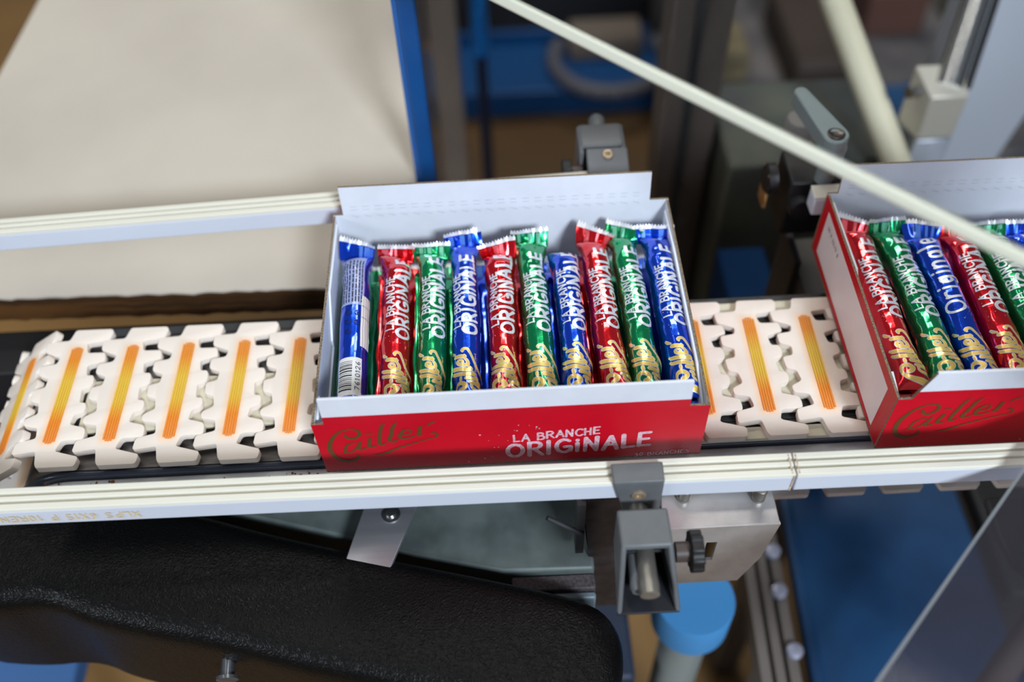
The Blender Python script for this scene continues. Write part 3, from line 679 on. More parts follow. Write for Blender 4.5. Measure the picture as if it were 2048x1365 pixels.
B2 = [('red', (.0125, .1375), (.0150, .0233), 'red bar against the left wall of the right-hand carton', dict(seed=41, roll=.15, pitch=.7, yaw=-.35)),
 ('green', (.0341, .1360), (.0375, .0290), 'green bar second from the left wall in the right-hand carton', dict(seed=12, roll=.1, pitch=1.0)),
 ('blue', (.0545, .1300), (.0570, .0297), 'blue bar with large mixed-case lettering in the right-hand carton', dict(seed=13, roll=-.1, pitch=.5, style='mixed', amp=.7, yaw=-.2)),
 ('red', (.0755, .1300), (.0770, .0304), 'red bar between two bars, crossed by the pale acrylic edge, right-hand carton', dict(seed=14, roll=.15, pitch=.6, yaw=-.4)),
 ('green', (.0965, .1290), (.0985, .0326), 'green bar partly behind the pale acrylic edge near the right picture border', dict(seed=15, roll=.05, pitch=1.0)),
 ('blue', (.1170, .1290), (.1190, .0315), 'blue bar at the right border of the picture, in the right-hand carton', dict(seed=16, roll=.1, pitch=.9))]
for i, (c_, b_, f_, lab, kw) in enumerate(B2):
    chocolate_bar(i, c_, b_, f_, lab, GR2, wide=1.10, base=(.3225, -.0028), rz0=R(-.6), **kw)
for i, c_ in enumerate(('red', 'green', 'blue', 'red')):
    x = .138+.0212*i
    chocolate_bar(i, c_, (x, .130), (x, .03), ('red', 'green', 'blue', 'last red')[i]+' bar of the right-hand carton lying beyond the right picture border', 'bars beyond the right border', base=(.3225, -.0028), rz0=R(-.6), hi=False, seed=60+i)
# lower layer, seen as slivers in the gaps
low = [(.0105, 'green', 'green wrapper sliver showing between the left wall and the barcode-side-up bar'), (.0300, 'green', 'lower green bar glimpsed between the barcode-side-up bar and the leftmost red bar'),
       (.0525, 'red', 'lower red bar glimpsed between the leftmost red and leftmost green bars'), (.0745, 'green', 'lower green bar in the dark gap right of the leftmost green bar'),
       (.0960, 'blue', 'lower blue bar in the dark gap left of the tilted red crimp'), (.1175, 'red', 'lower red bar in the gap left of the middle green bar'),
       (.1388, 'blue', 'lower blue bar in the gap between the middle green and shorter blue bars'), (.1592, 'red', 'lower red bar in the gap between the shorter blue and rightmost red bars'),
       (.1790, 'green', 'lower green bar in the gap left of the rightmost green bar'), (.1990, 'blue', 'lower blue bar in the gap left of the rightmost blue bar')]
for i, (x, c_, lab) in enumerate(low):
    chocolate_bar(i, c_, (x, .136), (x+.0005, .03), lab, 'lower layer bars of the centre carton', hi=False, seed=80+i, zc=.0085, pitch=.3)
for i, (x, c_) in enumerate(((.024, 'red'), (.045, 'blue'), (.0655, 'red'), (.0868, 'green'), (.108, 'blue'))):
    chocolate_bar(i, c_, (x, .136), (x+.0005, .03), 'lower bar in gap number %s of the right-hand carton, counted from its left wall' % ('one', 'two', 'three', 'four', 'five')[i], 'lower layer bars of the right carton', base=(.3225, -.0028), rz0=R(-.6), hi=False, seed=95+i, zc=.0085, pitch=.3)

# ------------------------------------------------------------ front rail clamp
fc = thing('rail_clamp', 'grey plastic rail clamp with black knob in front of the centre carton', 'clamp', (.178, -.06, .0), 0, 'grey rail clamps')
mb = MB()
mb.hexa([(.1695, -.0425, .0060), (.1895, -.0425, .0060), (.1895, -.0378, .0060), (.1695, -.0378, .0060), (.1625, -.0425, .0385), (.1895, -.0425, .0385), (.1895, -.0378, .0385), (.1625, -.0378, .0385)])
mb.hexa([(.1625, -.0425, .0376), (.1895, -.0425, .0376), (.1900, -.0300, .0376), (.1620, -.0300, .0376), (.1625, -.0425, .0400), (.1895, -.0425, .0400), (.1900, -.0300, .0394), (.1620, -.0300, .0394)])
mb.build('clip', M_grey_plas, fc, bevel=.0012, seg=3)
mb = MB(); mb.lathe((.1765, -.0424, .0265), (0, -1, 0), [(0, .0042), (.0010, .0042), (.0016, .0034), (.0016, .0020), (.0004, .0018)]); mb.build('screw', mat('brass_screw', srgb(176, 156, 132), .35, metal=.6), fc)
# hood: top, two cheeks, back and floor, open to the front
mb = MB()
mb.prism([(-.0520, .0290), (-.0740, .0300), (-.0750, .0262), (-.0520, .0255)], 'x', .1635, .1905)
for x0, x1, s0 in ((.1635, .1665, -.0028), (.1875, .1905, .0045)):
    mb.hexa([(x0+s0, -.0960, -.0060), (x1+s0, -.0960, -.0060), (x1, -.0520, -.0060), (x0, -.0520, -.0060), (x0, -.0745, .0290), (x1, -.0745, .0290), (x1, -.0520, .0285), (x0, -.0520, .0285)])
mb.build('body', M_grey_plas, fc, bevel=.0018, seg=3)
mb = MB(); mb.hexa([(.1610, -.0955, -.0075), (.1945, -.0955, -.0075), (.1900, -.0520, -.0075), (.1640, -.0520, -.0075), (.1612, -.0955, -.0058), (.1943, -.0955, -.0058), (.1898, -.0520, -.0058), (.1642, -.0520, -.0058)])
mb.box((.1660, -.0560, -.0060), (.1880, -.0535, .0260)); mb.box((.166, -.0700, .0120), (.188, -.0560, .0145)); mb.build('inner_wall', M_dark, fc, bevel=.0006)
mb = MB(); mb.lathe((.1773, -.0400, .0130), (0, -1, -.02), [(0, .0052), (.0440, .0052), (.0480, .0056), (.0535, .0052), (.0540, .0035), (.0535, .0012)], seg=28); mb.build('rod', mat('dull_steel_rod', srgb(150, 146, 138), .38, metal=.75), fc)
mb = MB(); mb.lathe((.1735, -.0640, .0080), (0, -1, -.05), [(0, .0050), (.0230, .0055), (.0250, .0045)], seg=24); mb.build('collar', M_grey_plas, fc)
def knob(par, x, y, z, sgn, r=.0115, n=10):
    s = MB(); pr = []
    for i in range(n*4):
        a = 2*math.pi*i/(n*4); rr = r*(1.0 if (i % 4) in (0, 1) else .90); pr.append((y+rr*math.cos(a), z+rr*math.sin(a)))
    s.prism(pr, 'x', min(x, x+sgn*.0065), max(x, x+sgn*.0065)); s.build('knob', M_black_plas, par, bevel=.0006)
    s = MB(); s.cyl((x-sgn*.0075, y, z), (x, y, z), .0055, seg=20); s.build('knob_stem', mat('brown_grey_boss', srgb(72, 62, 58), .5), par)
knob(fc, .2010, -.0705, .0130, 1)

# ------------------------------------------------------------ rear rail clamp
bc = thing('rail_clamp', 'grey plastic rail clamp behind the back flap of the centre carton', 'clamp', (.183, .22, .03), 0, 'grey rail clamps')
mb = MB(); mb.prism([(.2160, .0500), (.2370, .0500), (.2430, .0470), (.2430, .0150), (.2390, .0150), (.2390, .0450), (.2160, .0465)], 'x', .1670, .1965)
for x0, x1 in ((.1655, .1690), (.1945, .1980)): mb.prism([(.2120, .0490), (.2400, .0490), (.2430, .0150), (.2060, .0150)], 'x', x0, x1)
mb.build('body', M_grey_plas, bc, bevel=.0020, seg=3)
mb = MB(); mb.box((.1690, .2180, .0155), (.1945, .2380, .0440)); mb.build('inner_wall', M_dark, bc)
mb = MB(); mb.prism([(.1925, .0435), (.2130, .0505), (.2140, .0480), (.1955, .0415), (.1950, .0385), (.1920, .0385)], 'x', .1700, .1985)
mb.build('clip', M_grey_plas, bc, bevel=.0012, seg=3)
mb = MB(); mb.lathe((.1845, .2075, .0488), (0, -.3, .95), [(0, .0036), (.0010, .0036), (.0014, .0028), (.0012, .0016), (0, .0014)]); mb.build('screw', MATS['brass_screw'], bc)
mb = MB(); mb.lathe((.1815, .2350, .0400), (0, 1, .05), [(0, .0058), (.0190, .0058), (.0215, .0045), (.0220, .001)], seg=24); mb.build('rod', M_grey_plas, bc)
knob(bc, .1600, .2080, .0330, -1, r=.0100)

# ------------------------------------------------------------ zinc bracket, support plate, strips below the rail
zk = thing('mounting_bracket', 'bright zinc angle bracket with slot and two bolts under the front rail', 'bracket', (.235, -.03, -.04))
mb = MB(); mb.hexa([(.196, -.0350, -.0325), (.2655, -.0350, -.0325), (.2655, -.004, -.0325), (.198, -.004, -.0325), (.196, -.0350, -.0305), (.2655, -.0350, -.0305), (.2655, -.004, -.0305), (.198, -.004, -.0305)])
mb.build('flange', M_zinc, zk, bevel=.0008)
# front plate with a real slot: built from strips round the opening
def fp(u, v, d=0.0):   # u along x, v down the slanted plate
    return (u, -.0352-v*.10+d, -.0306-v)
mb = MB()
cells = [((.196, 0), (.2655, 0), (.2625, .016), (.196, .016)), ((.196, .016), (.2235, .016), (.2225, .036), (.196, .036)), ((.2300, .016), (.2625, .016), (.2590, .036), (.2290, .036)), ((.196, .036), (.2590, .036), (.2480, .062), (.200, .062))]
for q in cells:
    P4 = [fp(u, v) for u, v in q]; P5 = [fp(u, v, .002) for u, v in q]; mb.hexa(P4+P5)
mb.build('face_plate', M_zinc, zk)
for bx, by in ((.2110, -.0145), (.2555, -.0170)):
    mb = MB(); pr = [(0, .0042), (.004, .0042)]
    for k in range(9): pr += [(.004+k*.0011, .0036), (.0045+k*.0011, .0032)]
    pr += [(.0140, .0030), (.0145, .0018)]
    mb.lathe((bx, by, -.0310), (0, -.15, 1), pr, seg=16); mb.build('bolt', mat('threaded_bolt', srgb(150, 146, 138), .35, metal=.8), zk)
sp = thing('support_plate', 'dark bare steel plate beside the front clamp, behind its body', 'plate', (.163, -.03, -.1))
mb = MB(); mb.hexa([(.1600, -.0300, -.1500), (.1790, -.0300, -.1500), (.1790, -.0250, -.1500), (.1640, -.0250, -.1500), (.1475, -.0300, .0020), (.1740, -.0300, .0020), (.1740, -.0250, .0020), (.1475, -.0250, .0020)])
mb.build('plate', mat('dark_scratched_steel', srgb(66, 58, 60), .3, metal=.6, noise=.5, nscale=90, col2=srgb(40, 34, 36)), sp, bevel=.0008)
mb = MB(); mb.box((.1450, -.0330, -.0600), (.1500, -.0240, .0000)); mb.build('edge_strip', M_darkbox, sp)
st = thing('metal_strap', 'flat bare metal strap slanting down under the rail, between guard and housing', 'strap', (.03, -.015, -.055))
mb = MB(); mb.hexa([(.0030, -.0400, -.0560), (.0300, -.0470, -.0560), (.0490, .0060, -.0560), (.0150, .0060, -.0560), (.0030, -.0400, -.0530), (.0300, -.0470, -.0530), (.0490, .0060, -.0530), (.0150, .0060, -.0530)])
mb.build('strap', M_alu, st, bevel=.0006)
mb = MB(); mb.lathe((.0315, -.0035, -.0530), (0, 0, 1), [(0, .0060), (.0008, .0060), (.0008, .0035), (.0030, .0030), (.0030, .001)]); mb.build('washer', M_steel, st)
dh = thing('drive_housing', 'grey-green flat drive housing under the rail, left of the dark steel plate', 'housing', (.07, -.02, -.09))
mb = MB(); mb.prism([(-.115, .030), (-.115, .0165), (-.07, .0125), (-.01, -.005), (.045, -.0235), (.10, -.0370), (.157, -.0380), (.157, .030)], 'z', -.105, -.072); mb.build('housing', M_housing, dh, bevel=.002)
mb = MB(); mb.box((.1050, -.0480, -.108), (.157, -.0382, -.078)); mb.build('speckled_band', M_gran, dh, bevel=.001)
mb = MB(); mb.box((.1300, -.0530, -.112), (.157, -.0482, -.082)); mb.build('front_lip', mat('blue_grey_lip', srgb(118, 134, 142), .4), dh, bevel=.0015)
mb = MB(); mb.prism([(.137, -.055), (.150, -.053), (.163, -.068), (.150, -.074)], 'z', -.13, -.096); mb.build('casting', MATS['blue_grey_lip'], dh, bevel=.003, seg=3)
# small bent rod under the rail
br = thing('bent_rod', 'thin dark bent rod just under the rail, above the grey-green housing', 'rod', (.14, -.03, -.02))
mb = MB(); mb.cyl((.128, -.030, -.0180), (.149, -.034, -.0330), .0016); mb.build('rod', M_darkbox, br)

# ------------------------------------------------------------ black grained belt guard
gd = thing('belt_guard', 'large black grained plastic guard with rounded rim in the lower left corner', 'guard', (0, -.08, -.09))
top = [(-.255, -.0330), (-.212, -.0385), (-.187, -.0368), (-.165, -.0405), (-.146, -.0500), (-.1080, -.0600), (-.0600, -.0710), (-.0160, -.0850), (.0290, -.0960), (.075, -.1080), (.110, -.1150), (.140, -.1200), (.1520, -.1120), (.1560, -.0960), (.1540, -.0840), (.1450, -.0750), (.110, -.0640), (.050, -.0480), (-.010, -.0320), (-.0600, -.0170), (-.095, -.0045), (-.130, .0010), (-.180, .0020), (-.240, .0010), (-.266, -.012)]
bm = bmesh.new()
def loop_offset(poly, d):
    P = [Vector(p) for p in poly]; out = []
    area2 = sum(P[i].x*P[(i+1) % len(P)].y-P[(i+1) % len(P)].x*P[i].y for i in range(len(P))); sg = 1 if area2 > 0 else -1
    for i, p in enumerate(P):
        a = P[i-1]; b = P[(i+1) % len(P)]; t1 = (p-a).normalized(); t2 = (b-p).normalized()
        n = Vector((t1.y+t2.y, -(t1.x+t2.x))).normalized()*sg; out.append(p+n*d)
    return out
def subdiv(poly, it=2):
    P = [Vector(p) for p in poly]
    for _ in range(it):
        Q = []
        for i in range(len(P)):
            a = P[i]; b = P[(i+1) % len(P)]; Q += [a*.75+b*.25, a*.25+b*.75]
        P = Q
    return P
base = subdiv(top, 2); rings = []
prof = [(-.0030, -.0002), (-.0010, 0), (.0010, .0003), (.0035, .0009), (.0060, .0020), (.0082, .0036), (.0100, .0058), (.0114, .0086), (.0122, .0120), (.0126, .0160), (.0128, .0200), (.0130, .1000)]
for d, z in prof:
    rings.append([bm.verts.new((p.x, p.y, -.0520-z)) for p in loop_offset([tuple(q) for q in base], d)])
n = len(base)
for k in range(len(rings)-1):
    for i in range(n): bm.faces.new((rings[k][i], rings[k][(i+1) % n], rings[k+1][(i+1) % n], rings[k+1][i]))
bm.faces.new(rings[0])
bmesh.ops.recalc_face_normals(bm, faces=bm.faces)
me = bpy.data.meshes.new('shell'); bm.to_mesh(me); bm.free(); me.materials.append(M_leather)
me.transform(Matrix.Translation((0, .08, .09)))
me.polygons.foreach_set('use_smooth', [True]*len(me.polygons)); me.set_sharp_from_angle(angle=R(60))
o = bpy.data.objects.new('shell', me); COL.objects.link(o); o.parent = gd
mb = MB(); mb.lathe((-.0655, -.0800, -.0760), (.05, -1, -.15), [(0, .0040), (.0120, .0040), (.0120, .0066), (.0140, .0066), (.0150, .0048), (.0150, .001)], seg=24); mb.build('screw', mat('dark_steel_screw', srgb(120, 124, 130), .3, metal=.85), gd)

# ------------------------------------------------------------ table and post at the left rear
tb = thing('work_table', 'big greyish-white tabletop with chipped front edge behind the rear rail', 'table', (-.15, .4, -.03))
rg = random.Random(9); front = []
x = -.62
while x < .0495:
    yb = .1752+(x+.256)*(-.024); front.append((x, yb+rg.uniform(-.0006, .0006)+(-.0012 if rg.random() < .10 else 0))); x += rg.uniform(.004, .012)
front.append((.0500, .168))
back = [(.020, .62), (-.330, .62)]
poly = front+[(.056, .27), (.024, .56), (-.010, .90), (-.326, .90), (-.330, .62), (-.3357, .4481), (-.345, .36), (-.62, .355)]
poly = front+[(.056, .27), (.024, .56), (-.010, .90), (-.315, .90), (-.3316, .5684), (-.3357, .4481), (-.342, .300), (-.62, .300)]
# the left edge of the table in view runs back from the near corner at the left
poly = front+[(.0445, .25), (.0430, .295), (.0200, .56), (-.010, 1.0), (-.318, 1.0), (-.3316, .5684), (-.3357, .4481), (-.3430, .26), (-.62, .24)]
mb = MB(); mb.prism(poly, 'z', -.0310, -.0290); mb.build('tabletop', M_table, tb, smooth=False)
poly2 = [(x, y+.0015) for x, y in front]+[(.0430, .25), (.0415, .295), (.0185, .56), (-.0115, .999), (-.3165, .999), (-.3301, .5684), (-.3342, .4481), (-.3415, .26), (-.62, .24)]
mb = MB(); mb.prism(poly2, 'z', -.0560, -.0311); mb.build('plywood_core', M_ply, tb, smooth=False, label='dark brown plywood edge')
for lx, ly in ((-.56, .21), (-.30, .90), (-.02, .90), (.0, .20)):
    mb = MB(); mb.box((lx, ly, -.85), (lx+.03, ly+.03, -.0562)); mb.build('leg', M_greyleg, tb, bevel=.002)
po = thing('blue_post', 'upright blue painted steel post at the right edge of the tabletop', 'post', (.055, .285, -.85))
mb = MB(); mb.box((.0475, .2780, -.85), (.0595, .2920, .80)); mb.build('post', M_bluepaint, po, bevel=.0015)
mb = MB(); mb.box((.0436, .2800, -.84), (.0475, .2900, .79)); mb.build('edge_profile', mat('lighter_blue_paint', srgb(40, 92, 156), .4), po, bevel=.0006)
mb = MB(); mb.box((.02, .25, -.85), (.085, .32, -.842)); mb.build('foot_plate', M_bluepaint, po)

# ------------------------------------------------------------ acrylic guards
ga = thing('acrylic_guard', 'clear acrylic guard whose pale diagonal edge crosses the upper right', 'guard', (.25, .05, .2))
A = Vector((.0840, .1850, .2020)); B = Vector((.3800, -.0610, .1590))
A0 = Vector((.1074, .1747, .1919)); B0 = Vector((.3193, -.0461, .1961)); A = A0+(A0-B0)*.25; B = B0+(B0-A0)*.9
d = (B-A).normalized(); up = Vector((.10, .32, .94)); up = (up-d*up.dot(d)).normalized(); nn = d.cross(up)
mb = MB(); mb.bar(A+up*.004, B+up*.004, .0055, .0065, up=up); mb.build('edge', M_acredge, ga, bevel=.0015, seg=3, label='pale frosted edge')
q = []
for s_ in (-.0016, .0016):
    pass
q = [A+up*.0070-nn*.0016, B+up*.0070-nn*.0016, B+up*.0070+nn*.0016, A+up*.0070+nn*.0016, A+up*.40-nn*.0016, B+up*.40-nn*.0016, B+up*.40+nn*.0016, A+up*.40+nn*.0016]
mb = MB(); mb.hexa(q); mb.build('pane', M_glass, ga, smooth=False)
gb = thing('acrylic_cover', 'clear acrylic cover with thin grey edge over the lower right corner', 'cover', (.4, -.08, .04))
P1 = Vector((.2100, -.2140, .0440)); P2 = Vector((.4080, -.0170, .0440)); P3 = Vector((.70, -.03, .044)); P4 = Vector((.70, -.24, .044))
def offz(p, z): return (p[0], p[1], z)
mb = MB(); mb.hexa([offz(P1, .0415), offz(P4, .0415), offz(P3, .0415), offz(P2, .0415), offz(P1, .0440), offz(P4, .0440), offz(P3, .0440), offz(P2, .0440)]); mb.build('pane', mat('reflection_tinted_acrylic', srgb(150, 146, 154), .10, trans=.93, ior=1.25), gb, smooth=False)  # grey tint stands in for reflections dimming the view through the clear pane
mb = MB(); mb.bar(P1+Vector((-.0006, .0006, -.0013)), P2+Vector((-.0006, .0006, -.0013)), .0016, .0026); mb.build('edge', M_acredge2, gb, smooth=False, label='grey polished edge')

# ------------------------------------------------------------ lever clamp and machine parts on the right
lv = thing('clamping_lever', 'grey-green clamping lever on a round hub behind the right-hand carton', 'lever', (.333, .2, .04))
def stadium(c0, r0, c1, r1, n=10):
    c0 = Vector(c0); c1 = Vector(c1); a0 = math.atan2(c1.y-c0.y, c1.x-c0.x); pts = []
    for i in range(n+1): a = a0+math.pi/2+math.pi*i/n; pts.append((c0.x+r0*math.cos(a), c0.y+r0*math.sin(a)))
    for i in range(n+1): a = a0-math.pi/2+math.pi*i/n; pts.append((c1.x+r1*math.cos(a), c1.y+r1*math.sin(a)))
    return pts
LZ = .070
lowp = stadium((.3320, .1925), .0088, (.3180, .2330), .0050); 
mb = MB(); nn_ = len(lowp); zt = [LZ+(y-.1925)*.10 for x, y in lowp]
mb.add([(x, y, z-.0120) for (x, y), z in zip(lowp, zt)]+[(x, y, z) for (x, y), z in zip(lowp, zt)], [tuple(reversed(range(nn_))), tuple(range(nn_, 2*nn_))]+[(i, (i+1) % nn_, nn_+(i+1) % nn_, nn_+i) for i in range(nn_)])
mb.build('handle', M_lever, lv, bevel=.0012, seg=3)
mb = MB(); mb.lathe((.3320, .1925, LZ-.040), (0, 0, 1), [(0, .0060), (.014, .0060), (.016, .0085), (.030, .0095)], seg=28); mb.build('hub', M_lever, lv)
mb = MB(); mb.lathe((.3320, .1925, LZ-.001), (0, 0, 1), [(0, .0058), (.0014, .0058), (.0018, .0050), (.0012, .0040), (.0012, .001)], seg=24); mb.build('screw', mat('dark_slotted_screw', srgb(88, 80, 76), .3, metal=.7), lv)
ck = thing('grey_knob', 'pale grey cylindrical knob behind the clamping lever', 'grey_knob', (.325, .25, .03))  # round grey knob on a narrower neck
mb = MB(); mb.lathe((.3300, .2500, .0050), (0, 0, 1), [(0, .0060), (.010, .0065), (.012, .0115), (.030, .0115), (.032, .0100), (.032, .001)], seg=28); mb.build('knob', mat('warm_grey_plastic', srgb(126, 122, 118), .5), ck)
kb = thing('black_clamp_block', 'black clamp block with round knob under the clamping lever', 'clamp', (.32, .19, .0))
mb = MB(); mb.box((.3100, .1900, -.02), (.3420, .2250, .0300)); mb.build('block', M_black_plas, kb, bevel=.002)
mb = MB(); mb.lathe((.3060, .2050, .022), (-1, 0, 0), [(0, .0050), (.003, .0110), (.009, .0110), (.011, .0080)], seg=24); mb.build('knob', M_black_plas, kb)
mb = MB(); mb.box((.2960, .1980, .0), (.2985, .2120, .030)); mb.build('tan_tab', M_tan, kb)
mb = MB(); mb.lathe((.3200, .1830, .010), (0, 1, 0), [(0, .0085), (.006, .0100), (.012, .0100)], seg=24); mb.build('boss', M_black_plas, kb)
sc = thing('rail_end_stop', 'small white and red rail end touching the back corner of the right carton', 'rail end', (.335, .172, .03))
mb = MB(); mb.box((.3205, .1700, .0180), (.4600, .1830, .0330)); mb.build('rail_end', M_railside, sc, bevel=.0015)
mb = MB(); mb.box((.3205, .1700, .0332), (.4600, .1830, .0345)); mb.build('wear_strip', M_railtop, sc, bevel=.0008)
# columns and boxes between the cartons
co = thing('machine_column', 'dark grey machine column standing left of the gap between the cartons', 'machine column', (.30, .46, -.85))
mb = MB(); mb.box((.2700, .45, -.85), (.3250, .50, .02)); mb.build('column', mat('dark_taupe_column', srgb(94, 86, 80), .5, noise=.2, nscale=9), co, bevel=.003)
mb = MB(); mb.box((.2900, .447, -.85), (.2980, .4500, .02)); mb.build('slot', M_darkbox, co)
m2 = thing('machine_cabinet', 'dark green-grey machine cabinet behind the gap between the two cartons', 'cabinet', (.40, .42, -.85))
mb = MB(); mb.box((.3300, .40, -.85), (.502, .53, -.14)); mb.build('cabinet', mat('green_grey_cabinet', srgb(84, 86, 74), .6, noise=.3, nscale=9, col2=srgb(52, 58, 58)), m2, bevel=.004)
mb = MB(); mb.box((.3400, .385, -.50), (.49, .40, -.30)); mb.build('panel', mat('blue_grey_panel', srgb(58, 84, 98), .5), m2, bevel=.003)
m3 = thing('switch_box', 'deep blue switch box low between the two cartons', 'panel', (.35, .32, -.3))
mb = MB(); mb.box((.3180, .22, -.30), (.3640, .3500, -.2)); mb.build('panel', mat('deep_blue_paint', srgb(8, 50, 94), .75, spec=.15, noise=.1, nscale=9), m3, bevel=.003)
mb = MB(); mb.box((.325, .25, -.85), (.355, .28, -.30)); mb.build('leg', M_greyleg, m3)
m4 = thing('side_beam', 'dark brown-grey steel beam running behind the chain, left of the right carton', 'beam', (.36, .2, -.08))
mb = MB(); mb.box((.3290, .130, -.16), (.46, .2200, -.0550)); mb.build('beam', mat('scuffed_dark_beam', srgb(72, 68, 64), .5, noise=.4, nscale=30), m4, bevel=.002)
mb = MB(); mb.box((.3240, .180, -.16), (.3290, .2200, -.04)); mb.build('rib', M_darkbox, m4)
mb = MB(); mb.box((.37, .16, -.85), (.40, .19, -.16)); mb.build('leg', M_greyleg, m4)
# aluminium actuator bracket, rod, column sheet (upper right)
ab = thing('actuator_bracket', 'pale aluminium bracket block with socket screw in the upper right', 'bracket', (.50, .40, -.06))
mb = MB(); mb.hexa([(.4960, .3860, -.1050), (.5290, .3860, -.1050), (.5290, .4130, -.1050), (.4850, .4130, -.1050), (.4960, .3860, -.0590), (.5290, .3860, -.0590), (.5290, .4130, -.0430), (.4850, .4130, -.0430)])
mb.build('block', mat('satin_aluminium', srgb(178, 172, 158), .45, metal=.3), ab, bevel=.0015)
mb = MB(); mb.cyl((.4880, .4000, -.0610), (.4780, .3960, -.0600), .0052, seg=20); mb.build('screw', M_steel, ab)
mb = MB(); mb.hexa([(.4700, .340, -.20), (.5000, .340, -.20), (.5050, .3900, -.20), (.4800, .3900, -.20), (.4960, .3850, -.1050), (.5290, .3850, -.1050), (.5290, .4000, -.1050), (.4960, .4000, -.1050)]); mb.build('stem', M_frame, ab, bevel=.002)
rd = thing('guide_rod', 'polished steel guide rod rising from the aluminium bracket', 'rod', (.52, .40, -.04))
mb = MB(); mb.cyl((.5120, .3960, -.0560), (.5860, .5460, .0640), .0120, seg=32); mb.build('rod', M_steel, rd)
mb = MB(); mb.cyl((.5290, .3940, -.0560), (.6020, .5420, .0600), .0032, seg=12); mb.build('seal', M_black_plas, rd)
cs = thing('machine_column', 'wide silver sheet-metal column at the upper right border', 'machine column', (.60, .45, -.1))
mb = MB(); mb.hexa([(.515, .4200, -.2600), (.590, .4200, -.2600), (.590, .4600, -.2600), (.515, .4600, -.2600), (.5950, .5600, .08), (.7600, .5600, .08), (.7600, .6000, .08), (.5950, .6000, .08)]); mb.build('sheet', mat('satin_sheet_metal', srgb(168, 172, 180), .4, metal=.5), cs, bevel=.002)
mb = MB(); mb.box((.52, .425, -.85), (.58, .455, -.2601)); mb.build('leg', M_greyleg, cs)
tu = thing('cream_tube', 'thick cream tube slanting down between lever and aluminium bracket', 'tube', (.45, .45, -.08))
d_ = (Vector((.4609, .3455, -.0929))-Vector((.4500, .5500, -.0600))).normalized()
mb = MB(); mb.cyl(Vector((.4327, .503, -.0316))-Vector((.4814, .3832, -.1267))*0+(Vector((.4327, .503, -.0316))-Vector((.4814, .3832, -.1267)))*.6, Vector((.4814, .3832, -.1267))+(Vector((.4814, .3832, -.1267))-Vector((.4327, .503, -.0316)))*.1, .0135, seg=28)
mb.build('tube', mat('cream_tube_plastic', srgb(198, 192, 166), .4), tu)

# ------------------------------------------------------------ far background, on the floor
cr = thing('blue_crate', 'blue plastic crate on the floor behind the blue post', 'crate', (.2, .95, -.55))
cx0, cx1, cy0, cy1 = -.03, .46, 1.385, 1.62; wt = .012
mb = MB(); mb.box((cx0, cy0, -.848), (cx1, cy1, -.838)); mb.build('bottom', M_bluedk, cr)
mb = MB(); mb.box((cx0, cy0, -.838), (cx1, cy0+wt, -.785)); mb.box((cx0, cy1-wt, -.838), (cx1, cy1, -.785)); mb.box((cx0, cy0+wt, -.838), (cx0+wt, cy1-wt, -.785)); mb.box((cx1-wt, cy0+wt, -.838), (cx1, cy1-wt, -.785)); mb.build('wall', mat('crate_blue', srgb(6, 62, 112), .4), cr, bevel=.003)
mb = MB(); mb.box((cx0-.01, cy0-.012, -.785), (cx1+.01, cy0+.16, -.775)); mb.build('lid', MATS['crate_blue'], cr, bevel=.003)
hp = thing('grey_hoop', 'grey metal hoop lying over the far blue crate', 'hoop', (.28, 1.05, -.53))
mb = MB(); pts = [Vector((.355+.12*math.cos(R(a)), 1.455+.12*math.sin(R(a)), -.758)) for a in range(150, 400, 14)]
for a, b in zip(pts[:-1], pts[1:]): mb.cyl(a, b, .016, seg=10)
mb.build('hoop', mat('hoop_grey', srgb(84, 84, 92), .5), hp)
lg = thing('steel_leg', 'taupe steel leg just right of the blue post', 'leg', (.04, .9, -.85))
mb = MB(); mb.box((.018, .885, -.85), (.058, .925, .20)); mb.build('leg', mat('taupe_steel', srgb(134, 124, 114), .5, noise=.2, nscale=8), lg, bevel=.003)
mb = MB(); mb.box((.005, .872, -.85), (.070, .938, -.842)); mb.build('foot', M_greyleg, lg)
pp = thing('striped_pole', 'dark blue pole with bright blue top section at the top of the picture', 'pole', (.09, .9, -.85))
mb = MB(); mb.cyl((.090, .90, -.85), (.090, .90, -.345), .009); mb.build('lower_pole', mat('navy', srgb(10, 30, 60), .5), pp)
mb = MB(); mb.cyl((.090, .90, -.345), (.090, .90, .05), .0125); mb.build('upper_pole', mat('bright_blue', srgb(0, 104, 178), .4), pp)
bt = thing('floor_machine', 'olive-grey machine body at the top edge behind the blue crate', 'machine', (.1, 1.5, -.85))
mb = MB(); mb.box((-.45, 1.74, -.85), (.47, 2.10, -.52)); mb.build('body', mat('olive_grey', srgb(88, 84, 62), .6, noise=.3, nscale=5), bt, bevel=.01)
mb = MB(); mb.box((-.45, 1.68, -.85), (.47, 1.74, -.66)); mb.build('plinth', M_dark, bt, bevel=.005)
ht = thing('machine_bench', 'dark grey machine bench strewn with blurred parts, upper centre right', 'bench', (.55, 1.1, -.85))
mb = MB(); mb.box((.48, .98, -.85), (1.45, 1.90, -.66)); mb.build('body', mat('bench_grey', srgb(106, 100, 98), .6, noise=.4, nscale=7, col2=srgb(66, 64, 68)), ht, bevel=.01)
mb = MB(); mb.box((.50, .955, -.72), (1.45, .98, -.68)); mb.build('rail', M_greyleg, ht, bevel=.004)
